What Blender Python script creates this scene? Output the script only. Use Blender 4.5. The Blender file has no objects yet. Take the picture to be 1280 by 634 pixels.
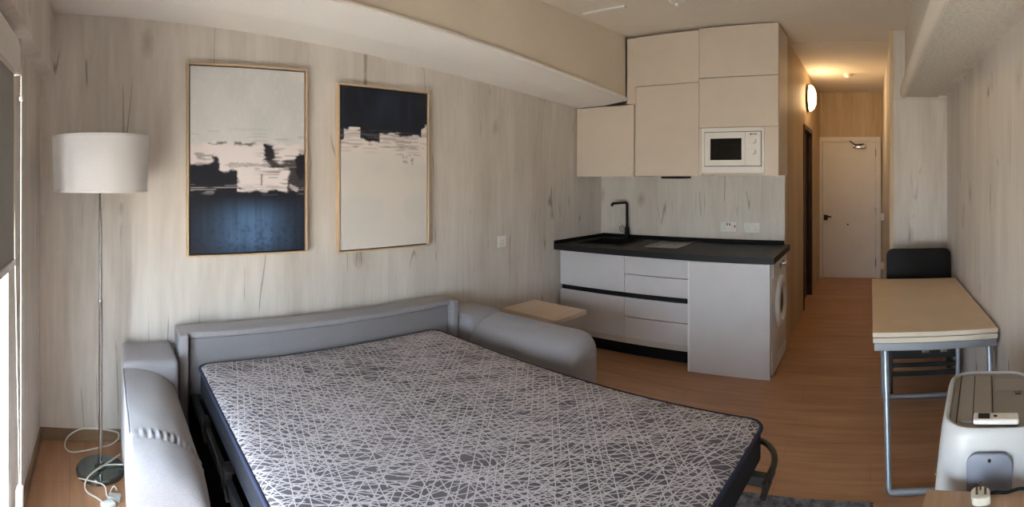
import bpy, bmesh, math, random
import numpy as np
from mathutils import Vector, Matrix, noise as mnoise

PI = math.pi
SC = bpy.context.scene
COL = SC.collection
random.seed(4)
F = 637.0                      # pixels per radian of the sweep panorama
VPX, HY, EYE = 1088.0, 220.0, 1.5

# ------------------------------------------------------------------ frames
ANG = math.atan2(-0.0733, 0.9973)          # left wall / window wall frame: x = out from left wall, y = along it
ORI = Vector((-2.902, -0.1706, 0.0))
ML = Matrix.Translation(ORI) @ Matrix.Rotation(ANG, 4, 'Z')


def fl(v, u, z=0.0):
    return ML @ Vector((v, u, z))


# ------------------------------------------------------------------ node helpers
class NT:
    def __init__(self, name):
        self.m = bpy.data.materials.new(name)
        self.m.use_nodes = True
        self.t = self.m.node_tree
        self.t.nodes.clear()
        self.out = self.t.nodes.new('ShaderNodeOutputMaterial')

    def n(self, typ, ins=None, **kw):
        nd = self.t.nodes.new(typ)
        for k, v in kw.items():
            setattr(nd, k, v)
        for k, v in (ins or {}).items():
            self.set(nd, k, v)
        return nd

    def set(self, nd, k, v):
        s = nd.inputs[k]
        if isinstance(v, bpy.types.NodeSocket):
            self.t.links.new(v, s)
        elif isinstance(v, bpy.types.Node):
            self.t.links.new(v.outputs[0], s)
        else:
            s.default_value = v

    def math(self, op, a, b=0.0, c=None):
        nd = self.n('ShaderNodeMath', {0: a, 1: b}, operation=op)
        if c is not None:
            self.set(nd, 2, c)
        return nd.outputs[0]

    def vscale(self, vec, s):
        return self.n('ShaderNodeVectorMath', {0: vec, 1: s}, operation='MULTIPLY').outputs[0]

    def noise(self, vec, scale, detail=3.0, rough=0.55):
        return self.n('ShaderNodeTexNoise', {'Vector': vec, 'Scale': scale, 'Detail': detail, 'Roughness': rough}).outputs[0]

    def remap(self, v, a, b, c=0.0, d=1.0):
        return self.n('ShaderNodeMapRange', {0: v, 1: a, 2: b, 3: c, 4: d}, clamp=True).outputs[0]

    def mix(self, f, a, b):
        nd = self.n('ShaderNodeMix', data_type='RGBA')
        self.set(nd, 'Factor', f)
        self.set(nd, 6, a)
        self.set(nd, 7, b)
        return nd.outputs[2]

    def coord(self, which='Object'):
        return self.n('ShaderNodeTexCoord').outputs[which]

    def bump(self, h, strength=0.2, dist=0.01):
        return self.n('ShaderNodeBump', {'Height': h, 'Strength': strength, 'Distance': dist}).outputs[0]

    def bsdf(self, color, rough=0.5, metal=0.0, normal=None, **ins):
        b = self.n('ShaderNodeBsdfPrincipled', {'Base Color': color, 'Roughness': rough, 'Metallic': metal})
        if normal is not None:
            self.set(b, 'Normal', normal)
        for k, v in ins.items():
            self.set(b, k.replace('_', ' '), v)
        self.t.links.new(b.outputs[0], self.out.inputs[0])
        return self.m


def C(r, g, b, a=1.0):
    """sRGB 0-255 -> linear"""
    f = lambda c: (c / 255 / 12.92) if c / 255 <= 0.04045 else ((c / 255 + 0.055) / 1.055) ** 2.4
    return (f(r), f(g), f(b), a)


def plain(name, rgb, rough=0.5, metal=0.0, var=0.04, scale=6.0, bump=0.0, **ins):
    t = NT(name)
    co = t.coord()
    nz = t.noise(co, scale, 4.0)
    c = C(*rgb)
    lo = tuple(max(0, x * (1 - var * 2)) for x in c[:3]) + (1,)
    hi = tuple(min(1, x * (1 + var * 2)) for x in c[:3]) + (1,)
    col = t.mix(t.remap(nz, 0.3, 0.7), lo, hi)
    nrm = t.bump(t.noise(co, scale * 30, 2.0), bump, 0.004) if bump else None
    return t.bsdf(col, rough, metal, nrm, **ins)


def wood_panel(name, light, dark, crack, zs=0.1):
    """white-washed oak wall board: vertical grain, splits and knots"""
    t = NT(name)
    co = t.coord()
    p = t.vscale(co, (1, 1, zs))
    warp = t.noise(t.vscale(co, (1, 1, 0.5)), 1.6, 2.0)
    pw = t.n('ShaderNodeVectorMath', {0: p, 1: t.n('ShaderNodeCombineXYZ', {0: t.math('MULTIPLY', warp, 0.045), 1: t.math('MULTIPLY', warp, 0.045), 2: 0.0})}, operation='ADD').outputs[0]
    n1 = t.noise(pw, 3.2, 4.0, 0.6)
    n2 = t.noise(pw, 26.0, 4.0, 0.6)
    n3 = t.noise(t.vscale(co, (1, 1, 0.02)), 90.0, 2.0)
    f = t.math('ADD', t.math('MULTIPLY', t.remap(n1, 0.36, 0.68), 0.55), t.math('MULTIPLY', t.remap(n2, 0.35, 0.75), 0.32))
    f = t.math('ADD', f, t.math('MULTIPLY', n3, 0.13))
    base = t.mix(f, light, dark)
    # thin splits
    nc = t.noise(t.vscale(pw, (1, 1, 0.55)), 7.0, 1.0, 0.4)
    ridge = t.math('ABSOLUTE', t.math('SUBTRACT', nc, 0.5))
    ln = t.remap(ridge, 0.0, 0.010, 1.0, 0.0)
    gate = t.remap(t.noise(t.vscale(co, (1.0, 1.0, 0.8)), 3.4, 2.0), 0.52, 0.60)
    base = t.mix(t.math('MULTIPLY', t.math('MULTIPLY', ln, gate), 0.72), base, crack)
    # knots
    vo = t.n('ShaderNodeTexVoronoi', {'Vector': t.vscale(co, (1, 1, 0.55)), 'Scale': 2.1, 'Randomness': 1.0})
    kd = t.math('ADD', vo.outputs['Distance'], t.math('MULTIPLY', t.math('SUBTRACT', t.noise(co, 14.0, 3.0), 0.5), 0.10))
    kn = t.remap(kd, 0.02, 0.11, 1.0, 0.0)
    base = t.mix(t.math('MULTIPLY', kn, 0.42), base, crack)
    return t.bsdf(base, 0.55, 0.0, t.bump(n2, 0.12, 0.004))


M = {}
M['wall_wood'] = wood_panel('wall_wood', C(224, 218, 211), C(186, 178, 168), C(104, 92, 78), 0.11)
M['corridor_wood'] = wood_panel('corridor_wood', C(204, 182, 148), C(164, 138, 104), C(110, 86, 60), 0.11)
M['splash_wood'] = wood_panel('splash_wood', C(220, 214, 205), C(188, 181, 170), C(120, 110, 98), 0.11)
M['ceiling'] = plain('ceiling_paint', (222, 214, 202), 0.85, var=0.02, scale=1.5)


M['ledge'] = plain('ledge_lit_tone', (236, 233, 228), 0.8, var=0.015, scale=1.5)  # whiter than the cheek: the ledge's brighter light is put into the colour
M['cheek'] = plain('cheek_lamplight_tone', (222, 211, 194), 0.85, var=0.02, scale=1.5)  # cream tint stands for warm lamp light on the beam, not another paint


def stipple():
    t = NT('stippled_plaster')
    co = t.coord()
    h = t.noise(co, 55.0, 3.0)
    return t.bsdf(t.mix(t.remap(h, 0.3, 0.7), C(198, 193, 182), C(216, 212, 202)), 0.9, 0, t.bump(h, 0.6, 0.01))


M['stipple'] = stipple()


def floor_mat():
    t = NT('oak_laminate')
    co = t.coord()
    br = t.n('ShaderNodeTexBrick', {'Vector': co, 'Color1': (0.42, 0.42, 0.42, 1), 'Color2': (0.60, 0.60, 0.60, 1), 'Mortar': (0, 0, 0, 1),
                                    'Scale': 1.0, 'Mortar Size': 0.0013, 'Brick Width': 1.25, 'Row Height': 0.19, 'Bias': 0.0}, offset=0.37)
    st = t.vscale(co, (0.07, 1, 1))
    g = t.noise(st, 24.0, 5.0, 0.6)
    g2 = t.noise(t.vscale(co, (0.3, 1, 1)), 5.0, 3.0)
    kn = t.remap(t.n('ShaderNodeTexVoronoi', {'Vector': t.vscale(co, (0.6, 1.3, 1)), 'Scale': 1.5}).outputs['Distance'], 0.0, 0.05, 1.0, 0.0)
    f = t.math('ADD', t.math('MULTIPLY', t.remap(g, 0.32, 0.7), 0.5), t.math('MULTIPLY', t.remap(g2, 0.3, 0.7), 0.3))
    f = t.math('ADD', f, t.math('MULTIPLY', t.n('ShaderNodeSeparateColor', {0: br.outputs[0]}).outputs[0], 0.5))
    col = t.mix(t.math('SUBTRACT', f, 0.1), C(146, 104, 74), C(196, 150, 114))
    col = t.mix(t.math('MULTIPLY', kn, 0.42), col, C(92, 64, 44))
    col = t.mix(t.math('MULTIPLY', br.outputs['Fac'], 0.45), col, C(110, 76, 52))
    return t.bsdf(col, 0.42, 0.0, t.bump(g, 0.05, 0.003))


M['floor'] = floor_mat()


def fabric(name, rgb, var=0.10, sheen=0.25):
    t = NT(name)
    co = t.coord()
    w = t.noise(co, 320.0, 2.0)
    big = t.noise(co, 5.0, 3.0)
    c = C(*rgb)
    lo = tuple(x * (1 - var * 2.0) for x in c[:3]) + (1,)
    hi = tuple(min(1, x * (1 + var * 2.0)) for x in c[:3]) + (1,)
    col = t.mix(t.math('ADD', t.math('MULTIPLY', t.remap(w, 0.3, 0.7), 0.7), t.math('MULTIPLY', big, 0.3)), lo, hi)
    return t.bsdf(col, 0.95, 0, t.bump(w, 0.35, 0.003), Sheen_Weight=sheen)


M['sofa'] = fabric('grey_sofa_weave', (147, 144, 148))
M['sofa_shaded'] = fabric('shaded_grey_sofa_weave', (134, 131, 135))  # same grey fabric as the sofa, with shade put into the colour
M['navy'] = fabric('navy_border_cloth', (21, 24, 35), 0.1, 0.0)
M['piping_blue'] = fabric('navy_piping_cloth', (38, 45, 70), 0.1, 0.0)
M['void'] = plain('black_frame_cloth', (18, 18, 20), 0.9)


def mattress_mat():
    t = NT('straw_print_ticking')
    co = t.coord()
    g = bpy.data.node_groups.new('straw_layer', 'ShaderNodeTree')
    g.interface.new_socket('Vector', in_out='INPUT', socket_type='NodeSocketVector')
    g.interface.new_socket('Angle', in_out='INPUT', socket_type='NodeSocketFloat')
    g.interface.new_socket('Seed', in_out='INPUT', socket_type='NodeSocketFloat')
    g.interface.new_socket('Line', in_out='OUTPUT', socket_type='NodeSocketFloat')
    N, L = g.nodes, g.links
    gi, go = N.new('NodeGroupInput'), N.new('NodeGroupOutput')

    def mth(op, a, b=0.0):
        x = N.new('ShaderNodeMath')
        x.operation = op
        for i, q in enumerate((a, b)):
            if isinstance(q, bpy.types.NodeSocket):
                L.new(q, x.inputs[i])
            else:
                x.inputs[i].default_value = q
        return x.outputs[0]
    ro = N.new('ShaderNodeVectorRotate')
    ro.rotation_type = 'Z_AXIS'
    L.new(gi.outputs['Vector'], ro.inputs['Vector'])
    L.new(gi.outputs['Angle'], ro.inputs['Angle'])
    se = N.new('ShaderNodeSeparateXYZ')
    L.new(ro.outputs[0], se.inputs[0])
    sy = mth('ADD', mth('MULTIPLY', se.outputs[1], 1 / 0.027), mth('MULTIPLY', gi.outputs['Seed'], 0.37))
    row = mth('FLOOR', sy)
    wn = N.new('ShaderNodeTexWhiteNoise')
    wn.noise_dimensions = '2D'
    cb = N.new('ShaderNodeCombineXYZ')
    L.new(row, cb.inputs[0])
    L.new(gi.outputs['Seed'], cb.inputs[1])
    L.new(cb.outputs[0], wn.inputs['Vector'])
    sx = mth('ADD', mth('MULTIPLY', se.outputs[0], 1 / 0.24), wn.outputs['Value'])
    cell = mth('FLOOR', sx)
    fx = mth('FRACT', sx)
    wn2 = N.new('ShaderNodeTexWhiteNoise')
    wn2.noise_dimensions = '3D'
    cb2 = N.new('ShaderNodeCombineXYZ')
    L.new(row, cb2.inputs[0])
    L.new(cell, cb2.inputs[1])
    L.new(gi.outputs['Seed'], cb2.inputs[2])
    L.new(cb2.outputs[0], wn2.inputs['Vector'])
    sp = N.new('ShaderNodeSeparateColor')
    L.new(wn2.outputs['Color'], sp.inputs[0])
    on = mth('LESS_THAN', wn2.outputs['Value'], 0.56)
    # slight individual slant of every straw
    fy = mth('ADD', mth('SUBTRACT', mth('FRACT', sy), 0.5), mth('MULTIPLY', mth('SUBTRACT', fx, 0.5), mth('MULTIPLY', mth('SUBTRACT', sp.outputs[1], 0.5), 0.8)))
    ln = mth('LESS_THAN', mth('ABSOLUTE', fy), 0.072)
    L.new(mth('MULTIPLY', on, ln), go.inputs[0])
    tot = None
    angs = [2.14, 1.72, 2.52, 1.45, 2.85, 1.95, 2.33, 0.85, 0.25]
    for i, a in enumerate(angs):
        nd = t.n('ShaderNodeGroup', node_tree=g)
        t.set(nd, 'Vector', co)
        nd.inputs['Angle'].default_value = a
        nd.inputs['Seed'].default_value = 3.1 + i * 7.0
        tot = nd.outputs[0] if tot is None else t.math('MAXIMUM', tot, nd.outputs[0])
    blot = t.remap(t.noise(co, 3.0, 2.0), 0.3, 0.7)
    base = t.mix(blot, C(84, 79, 86), C(108, 103, 110))
    col = t.mix(tot, base, C(200, 195, 200))
    st = t.remap(t.n('ShaderNodeTexVoronoi', {'Vector': co, 'Scale': 1.1}).outputs['Distance'], 0.02, 0.06, 0.35, 0.0)
    col = t.mix(st, col, C(196, 190, 180))
    w = t.noise(co, 300.0, 2.0)
    q = t.noise(co, 9.0, 2.0)
    return t.bsdf(col, 0.9, 0, t.bump(t.math('ADD', t.math('MULTIPLY', w, 0.2), q), 0.25, 0.01))


M['ticking'] = mattress_mat()
M['white_lacq'] = plain('pale_lacquer', (205, 201, 202), 0.38, var=0.012)
M['carcass'] = plain('carcass_board', (196, 188, 178), 0.5, var=0.02)
M['wall_cab'] = plain('taupe_lacquer', (206, 194, 180), 0.4, var=0.012)
M['black_top'] = plain('black_laminate', (22, 21, 22), 0.5, var=0.12, scale=40, Specular_IOR_Level=0.3)
M['black_matte'] = plain('matte_black', (13, 13, 14), 0.6, var=0.1, Specular_IOR_Level=0.3)
M['black_gloss'] = plain('black_glass', (10, 10, 11), 0.08)
M['hob'] = plain('hob_glass_reflection_grey', (104, 103, 101), 0.2, var=0.03)  # dark glass lightened: its grey reflection is put into the base colour
M['grey_line'] = plain('grey_gap', (92, 86, 80), 0.6)
M['white_plastic'] = plain('white_plastic', (226, 224, 220), 0.35, var=0.01)
M['cream_plastic'] = plain('cream_plastic', (226, 220, 204), 0.35, var=0.02)
M['red_plastic'] = plain('red_plastic', (168, 28, 40), 0.35)
M['steel'] = plain('brushed_steel', (205, 206, 206), 0.2, 1.0, var=0.01, scale=30)
M['dark_steel'] = plain('polished_base_steel', (120, 128, 126), 0.12, 1.0, var=0.05)
M['silver_tube'] = plain('silver_paint', (158, 164, 172), 0.35, 0.55, var=0.03)
M['bar_metal'] = plain('bronze_grey_metal', (84, 80, 74), 0.28, 0.85)
M['black_metal'] = plain('black_metal', (17, 17, 19), 0.5, 0.0)
M['door_paint'] = plain('door_paint', (222, 216, 206), 0.5, var=0.012)
M['frame_dark'] = plain('dark_walnut', (62, 42, 30), 0.5, var=0.15, scale=20)
M['dark_door'] = plain('dark_door_leaf', (44, 32, 25), 0.5, var=0.1)
M['table_top'] = plain('beige_laminate', (214, 190, 158), 0.42, var=0.03, scale=3)
M['table_edge'] = plain('beige_edge', (206, 196, 178), 0.5, var=0.02)
M['ac_white'] = plain('appliance_white', (188, 190, 192), 0.33, var=0.008)
M['ac_grey'] = plain('appliance_grey', (134, 128, 121), 0.42, var=0.03)
M['ac_grey_light'] = plain('appliance_grey_light', (146, 140, 133), 0.42, var=0.03)
M['ac_blue'] = plain('blue_grey_plastic', (128, 134, 148), 0.45, var=0.02)
M['cord'] = plain('white_flex', (214, 208, 196), 0.5)
M['alu'] = plain('window_aluminium', (200, 202, 202), 0.4, 0.2)
M['brass'] = plain('plug_pins', (96, 86, 66), 0.35, 0.9)


def wood_top(name, a, b, axis=(1, 0.12, 1), sc=14.0):
    t = NT(name)
    co = t.coord()
    g = t.noise(t.vscale(co, axis), sc, 5.0, 0.65)
    g2 = t.noise(t.vscale(co, axis), sc * 5, 3.0)
    f = t.math('ADD', t.math('MULTIPLY', t.remap(g, 0.3, 0.7), 0.75), t.math('MULTIPLY', g2, 0.25))
    return t.bsdf(t.mix(f, C(*a), C(*b)), 0.5, 0, t.bump(g, 0.05, 0.003))


M['pale_wood'] = wood_top('pale_birch', (206, 180, 154), (222, 200, 176))
M['night_wood'] = wood_top('rustic_oak', (150, 118, 92), (192, 160, 130), (1, 0.1, 1), 22)
M['frame_oak'] = wood_top('frame_oak', (194, 168, 134), (220, 196, 162), (1, 1, 0.15), 16)
M['base_oak'] = wood_top('baseboard_oak', (118, 96, 74), (146, 122, 96), (0.1, 0.1, 1), 16)


def rug_mat():
    t = NT('mottled_rug')
    co = t.coord()
    n = t.noise(co, 26.0, 4.0, 0.7)
    n2 = t.noise(co, 160.0, 2.0)
    c = t.mix(t.remap(n, 0.36, 0.64), C(52, 56, 72), C(136, 140, 150))
    c = t.mix(t.remap(n2, 0.5, 0.8, 0, 0.5), c, C(170, 150, 138))
    return t.bsdf(c, 0.95, 0, t.bump(n2, 0.5, 0.006))


M['rug'] = rug_mat()


def shade_mat():
    t = NT('lamp_shade_cloth')
    co = t.coord()
    w = t.noise(t.vscale(co, (1, 1, 0.3)), 220.0, 2.0)
    col = t.mix(w, C(236, 236, 238), C(246, 246, 247))
    d = t.n('ShaderNodeBsdfDiffuse', {'Color': col})
    tr = t.n('ShaderNodeBsdfTranslucent', {'Color': C(236, 230, 220)})
    mx = t.n('ShaderNodeMixShader', {0: 0.3, 1: d.outputs[0], 2: tr.outputs[0]})
    t.t.links.new(mx.outputs[0], t.out.inputs[0])
    return t.m


M['shade'] = shade_mat()


def blind_mat():
    t = NT('grey_blind_cloth')
    w = t.noise(t.coord(), 240.0, 2.0)
    col = t.mix(w, C(150, 150, 146), C(170, 170, 166))
    d = t.n('ShaderNodeBsdfDiffuse', {'Color': col})
    tr = t.n('ShaderNodeBsdfTranslucent', {'Color': C(120, 120, 116)})
    mx = t.n('ShaderNodeMixShader', {0: 0.12, 1: d.outputs[0], 2: tr.outputs[0]})
    t.t.links.new(mx.outputs[0], t.out.inputs[0])
    return t.m


M['blind'] = blind_mat()


def glass_mat():
    t = NT('window_glass')
    a = t.n('ShaderNodeBsdfTransparent', {'Color': (0.96, 0.97, 0.97, 1)})
    g = t.n('ShaderNodeBsdfGlossy', {'Color': (1, 1, 1, 1), 'Roughness': 0.02})
    mx = t.n('ShaderNodeMixShader', {0: 0.05, 1: a.outputs[0], 2: g.outputs[0]})
    t.t.links.new(mx.outputs[0], t.out.inputs[0])
    return t.m


M['glass'] = glass_mat()


def clear_mat():
    t = NT('clear_plastic')
    a = t.n('ShaderNodeBsdfTransparent', {'Color': (0.9, 0.92, 0.92, 1)})
    g = t.n('ShaderNodeBsdfPrincipled', {'Base Color': C(210, 214, 212), 'Roughness': 0.1})
    mx = t.n('ShaderNodeMixShader', {0: 0.35, 1: a.outputs[0], 2: g.outputs[0]})
    t.t.links.new(mx.outputs[0], t.out.inputs[0])
    return t.m


M['clear'] = clear_mat()


def emis(name, col, s):
    t = NT(name)
    n = t.noise(t.coord(), 3.0)
    c = t.mix(n, col, tuple(x * 0.97 for x in col[:3]) + (1,))
    e = t.n('ShaderNodeEmission', {'Color': c, 'Strength': s})
    t.t.links.new(e.outputs[0], t.out.inputs[0])
    return t.m


M['lamp_on'] = emis('lit_opal_glass', (1.0, 0.66, 0.33, 1), 24.0)


def vcol_mat():
    t = NT('painted_canvas')
    at = t.n('ShaderNodeAttribute', attribute_name='paint')
    w = t.noise(t.coord(), 180.0, 2.0)
    return t.bsdf(at.outputs['Color'], 0.6, 0, t.bump(w, 0.15, 0.002))


M['canvas'] = vcol_mat()


# ------------------------------------------------------------------ mesh helpers
class MB:
    """collects geometry for ONE mesh object"""

    def __init__(self):
        self.bm = bmesh.new()

    def _merge(self, tmp, mat=None):
        if mat is not None:
            bmesh.ops.transform(tmp, matrix=mat, verts=tmp.verts)
        me = bpy.data.meshes.new('tmp')
        tmp.to_mesh(me)
        tmp.free()
        self.bm.from_mesh(me)
        bpy.data.meshes.remove(me)
        return self

    def box(self, x0, x1, y0, y1, z0, z1, bev=0.0, seg=2, mat=None):
        t = bmesh.new()
        bmesh.ops.create_cube(t, size=1.0)
        for v in t.verts:
            v.co = Vector(((x0 + x1) / 2 + v.co.x * (x1 - x0), (y0 + y1) / 2 + v.co.y * (y1 - y0), (z0 + z1) / 2 + v.co.z * (z1 - z0)))
        if bev > 0:
            bmesh.ops.bevel(t, geom=list(t.edges), offset=bev, segments=seg, profile=0.5, affect='EDGES')
        return self._merge(t, mat)

    def prism(self, pts, z0, z1, bev=0.0, mat=None):
        """polygon in xy extruded in z"""
        t = bmesh.new()
        vs = [t.verts.new((p[0], p[1], z0)) for p in pts]
        f = t.faces.new(vs)
        r = bmesh.ops.extrude_face_region(t, geom=[f])
        for v in r['geom']:
            if isinstance(v, bmesh.types.BMVert):
                v.co.z = z1
        bmesh.ops.recalc_face_normals(t, faces=t.faces)
        if bev > 0:
            bmesh.ops.bevel(t, geom=list(t.edges), offset=bev, segments=2, profile=0.5, affect='EDGES')
        return self._merge(t, mat)

    def lathe(self, prof, seg=32, mat=None, closed=False):
        """prof: (r, z) list, spun about z"""
        t = bmesh.new()
        rings = []
        for r, z in prof:
            if r < 1e-5:
                rings.append([t.verts.new((0, 0, z))])
            else:
                rings.append([t.verts.new((r * math.cos(2 * PI * k / seg), r * math.sin(2 * PI * k / seg), z)) for k in range(seg)])
        pairs = list(zip(rings, rings[1:]))
        if closed:
            pairs.append((rings[-1], rings[0]))
        for a, b in pairs:
            for k in range(seg):
                k2 = (k + 1) % seg
                if len(a) == 1 and len(b) == 1:
                    continue
                if len(a) == 1:
                    t.faces.new((a[0], b[k2], b[k]))
                elif len(b) == 1:
                    t.faces.new((a[k], a[k2], b[0]))
                else:
                    t.faces.new((a[k], a[k2], b[k2], b[k]))
        bmesh.ops.recalc_face_normals(t, faces=t.faces)
        return self._merge(t, mat)

    def tube(self, pts, r, seg=10, smooth_n=0, mat=None):
        pts = [Vector(p) for p in pts]
        if smooth_n:
            pts = catmull(pts, smooth_n)
        t = bmesh.new()
        rings = []
        up = Vector((0, 0, 1))
        d0 = (pts[1] - pts[0]).normalized()
        if abs(d0.dot(up)) > 0.95:
            up = Vector((1, 0, 0))
        nrm = (up - d0 * up.dot(d0)).normalized()
        for i, p in enumerate(pts):
            a = pts[max(0, i - 1)]
            b = pts[min(len(pts) - 1, i + 1)]
            d = (b - a).normalized()
            nrm = (nrm - d * nrm.dot(d)).normalized()
            bn = d.cross(nrm)
            # keep bends at full width
            k = 1.0
            if 0 < i < len(pts) - 1:
                c = (pts[i] - a).normalized().dot((b - pts[i]).normalized())
                k = 1 / max(0.6, math.sqrt(max(0.0, (1 + c) / 2)))
            rings.append([t.verts.new(p + (nrm * math.cos(2 * PI * j / seg) + bn * math.sin(2 * PI * j / seg)) * r * (k if k < 1.3 else 1.3)) for j in range(seg)])
        for a, b in zip(rings, rings[1:]):
            for j in range(seg):
                j2 = (j + 1) % seg
                t.faces.new((a[j], a[j2], b[j2], b[j]))
        t.faces.new(rings[0][::-1])
        t.faces.new(rings[-1])
        bmesh.ops.recalc_face_normals(t, faces=t.faces)
        return self._merge(t, mat)

    def cushion(self, x0, x1, y0, y1, z0, z1, n=4.0, res=20, fn=None, mat=None):
        """superellipsoid pillow block filling the box"""
        t = bmesh.new()
        bmesh.ops.create_cube(t, size=2.0)
        bmesh.ops.subdivide_edges(t, edges=t.edges, cuts=res, use_grid_fill=True)
        c = Vector(((x0 + x1) / 2, (y0 + y1) / 2, (z0 + z1) / 2))
        h = Vector(((x1 - x0) / 2, (y1 - y0) / 2, (z1 - z0) / 2))
        # rounding radius equal on all axes: cube -> rounded cube by superellipse per direction
        for v in t.verts:
            q = v.co.copy()
            s = (abs(q.x) ** n + abs(q.y) ** n + abs(q.z) ** n) ** (1.0 / n)
            q = q / s
            p = Vector((c.x + q.x * h.x, c.y + q.y * h.y, c.z + q.z * h.z))
            v.co = fn(p, q) if fn else p
        bmesh.ops.recalc_face_normals(t, faces=t.faces)
        return self._merge(t, mat)

    def rbox(self, x0, x1, y0, y1, z0, z1, r, seg=6, mat=None):
        """box with one big edge radius"""
        return self.box(x0, x1, y0, y1, z0, z1, r, seg, mat)

    def faces(self, verts, faces):
        vs = [self.bm.verts.new(v) for v in verts]
        for f in faces:
            self.bm.faces.new([vs[i] for i in f])
        bmesh.ops.recalc_face_normals(self.bm, faces=self.bm.faces)
        return self

    def build(self, name, mat, parent=None, smooth=False, xf=None, kind=None, label=None):
        me = bpy.data.meshes.new(name)
        self.bm.to_mesh(me)
        self.bm.free()
        me.materials.append(M[mat] if isinstance(mat, str) else mat)
        if smooth:
            me.polygons.foreach_set('use_smooth', [True] * len(me.polygons))
            try:
                me.set_sharp_from_angle(angle=math.radians(40))
            except Exception:
                pass
        o = bpy.data.objects.new(name, me)
        COL.objects.link(o)
        if parent is not None:
            o.parent = parent
        if xf is not None:
            o.matrix_local = xf
        if kind:
            o['kind'] = kind
        if label:
            o['label'] = label
        return o


def catmull(p, n):
    out = []
    for i in range(len(p) - 1):
        p0 = p[i - 1] if i else p[0]
        p1, p2 = p[i], p[i + 1]
        p3 = p[i + 2] if i + 2 < len(p) else p[-1]
        for k in range(n):
            t = k / n
            out.append(0.5 * ((2 * p1) + (p2 - p0) * t + (2 * p0 - 5 * p1 + 4 * p2 - p3) * t * t + (3 * p1 - p0 - 3 * p2 + p3) * t ** 3))
    out.append(p[-1].copy())
    return out


def arc_path(pts, r, n=6):
    """polyline with rounded corners"""
    P = [Vector(p) for p in pts]
    out = [P[0]]
    for i in range(1, len(P) - 1):
        a, b, c = P[i - 1], P[i], P[i + 1]
        d1, d2 = (a - b), (c - b)
        rr = min(r, d1.length * 0.49, d2.length * 0.49)
        s, e = b + d1.normalized() * rr, b + d2.normalized() * rr
        for k in range(n + 1):
            t = k / n
            out.append((1 - t) ** 2 * s + 2 * t * (1 - t) * b + t * t * e)
    out.append(P[-1])
    return out


def thing(name, label, cat, loc=(0, 0, 0), rz=0.0, group=None):
    o = bpy.data.objects.new(name, None)
    o.empty_display_size = 0.1
    COL.objects.link(o)
    o.location = loc
    o.rotation_euler = (0, 0, rz)
    return tag(o, label, cat, group)


def tag(o, label, cat, group=None):
    o['label'] = label
    o['category'] = cat
    if group:
        o['group'] = group
    return o


def box_obj(name, mat, parent, *a, bev=0.0, smooth=False, label=None, **k):
    return MB().box(*a, bev=bev, **k).build(name, mat, parent, smooth=smooth, label=label)


# ================================================================== SETTING
CEIL = 2.73
XR = 0.65                    # right wall
YK = 4.40                    # kitchen back wall
XC = -0.745                  # corridor left wall
YE = 7.50                    # corridor end wall
YB = 4.30                    # face of the block right of the corridor
XB = 0.175                   # corridor right wall
WLEN = (XR + 2.902) / 0.9973

MB().prism([(-3.2, -0.65), (0.95, -0.65), (0.95, 7.7), (-3.2, 7.7)], -0.1, 0.0).build('floor', 'floor', kind='structure')
MB().prism([(-3.2, -0.65), (0.95, -0.65), (0.95, 7.7), (-3.2, 7.7)], CEIL, CEIL + 0.1).build('ceiling', 'ceiling', kind='structure')
MB().box(-0.1, 0.0, -0.1, 4.75, 0, CEIL).build('wall_left', 'wall_wood', xf=ML, kind='structure')
# window wall with its opening (frame of the left wall)
W0, W1, WZ0, WZ1 = 0.93, 2.62, 0.16, 1.97
w = MB()
w.box(0.0, W0, -0.26, 0.0, 0, CEIL).box(W1, WLEN + 0.1, -0.26, 0.0, 0, CEIL)
w.box(W0, W1, -0.26, 0.0, WZ1, CEIL).box(W0, W1, -0.26, 0.0, 0, WZ0)
w.build('wall_window', 'wall_wood', xf=ML, kind='structure')
MB().box(XR, XR + 0.1, -0.5, YB + 0.02, 0, CEIL).build('wall_right', 'wall_wood', kind='structure')
MB().box(-2.75, XC, YK, YK + 0.08, 0, CEIL).build('wall_kitchen', 'splash_wood', kind='structure')
# corridor left wall with a doorway
D0, D1, DH = 5.62, 6.42, 2.08
w = MB()
w.box(XC - 0.1, XC, YK + 0.08, D0, 0, CEIL).box(XC - 0.1, XC, D1, YE, 0, CEIL).box(XC - 0.1, XC, D0, D1, DH, CEIL)
w.build('wall_corridor_left', 'corridor_wood', kind='structure')
MB().box(XB, XR + 0.1, YB, YE, 0, CEIL).build('wall_corridor_right', 'wall_wood', kind='structure')
MB().box(XC - 0.1, XR + 0.1, YE, YE + 0.1, 0, CEIL).build('wall_far', 'corridor_wood', kind='structure')
MB().box(XB - 0.012, XB + 0.02, YB - 0.012, YB + 0.02, 0, CEIL - 0.001).build('trim_1', 'frame_oak', kind='structure')
# baseboards
MB().box(0.0, 0.012, 0.0, 3.86, 0, 0.07, bev=0.002).build('baseboard_left', 'base_oak', xf=ML, kind='structure')
MB().box(0.012, W0, 0.0, 0.012, 0, 0.07, bev=0.002).build('baseboard_window', 'base_oak', xf=ML, kind='structure')
MB().box(XR - 0.012, XR, -0.4, YB, 0, 0.07, bev=0.002).build('baseboard_right', 'base_oak', kind='structure')

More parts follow.
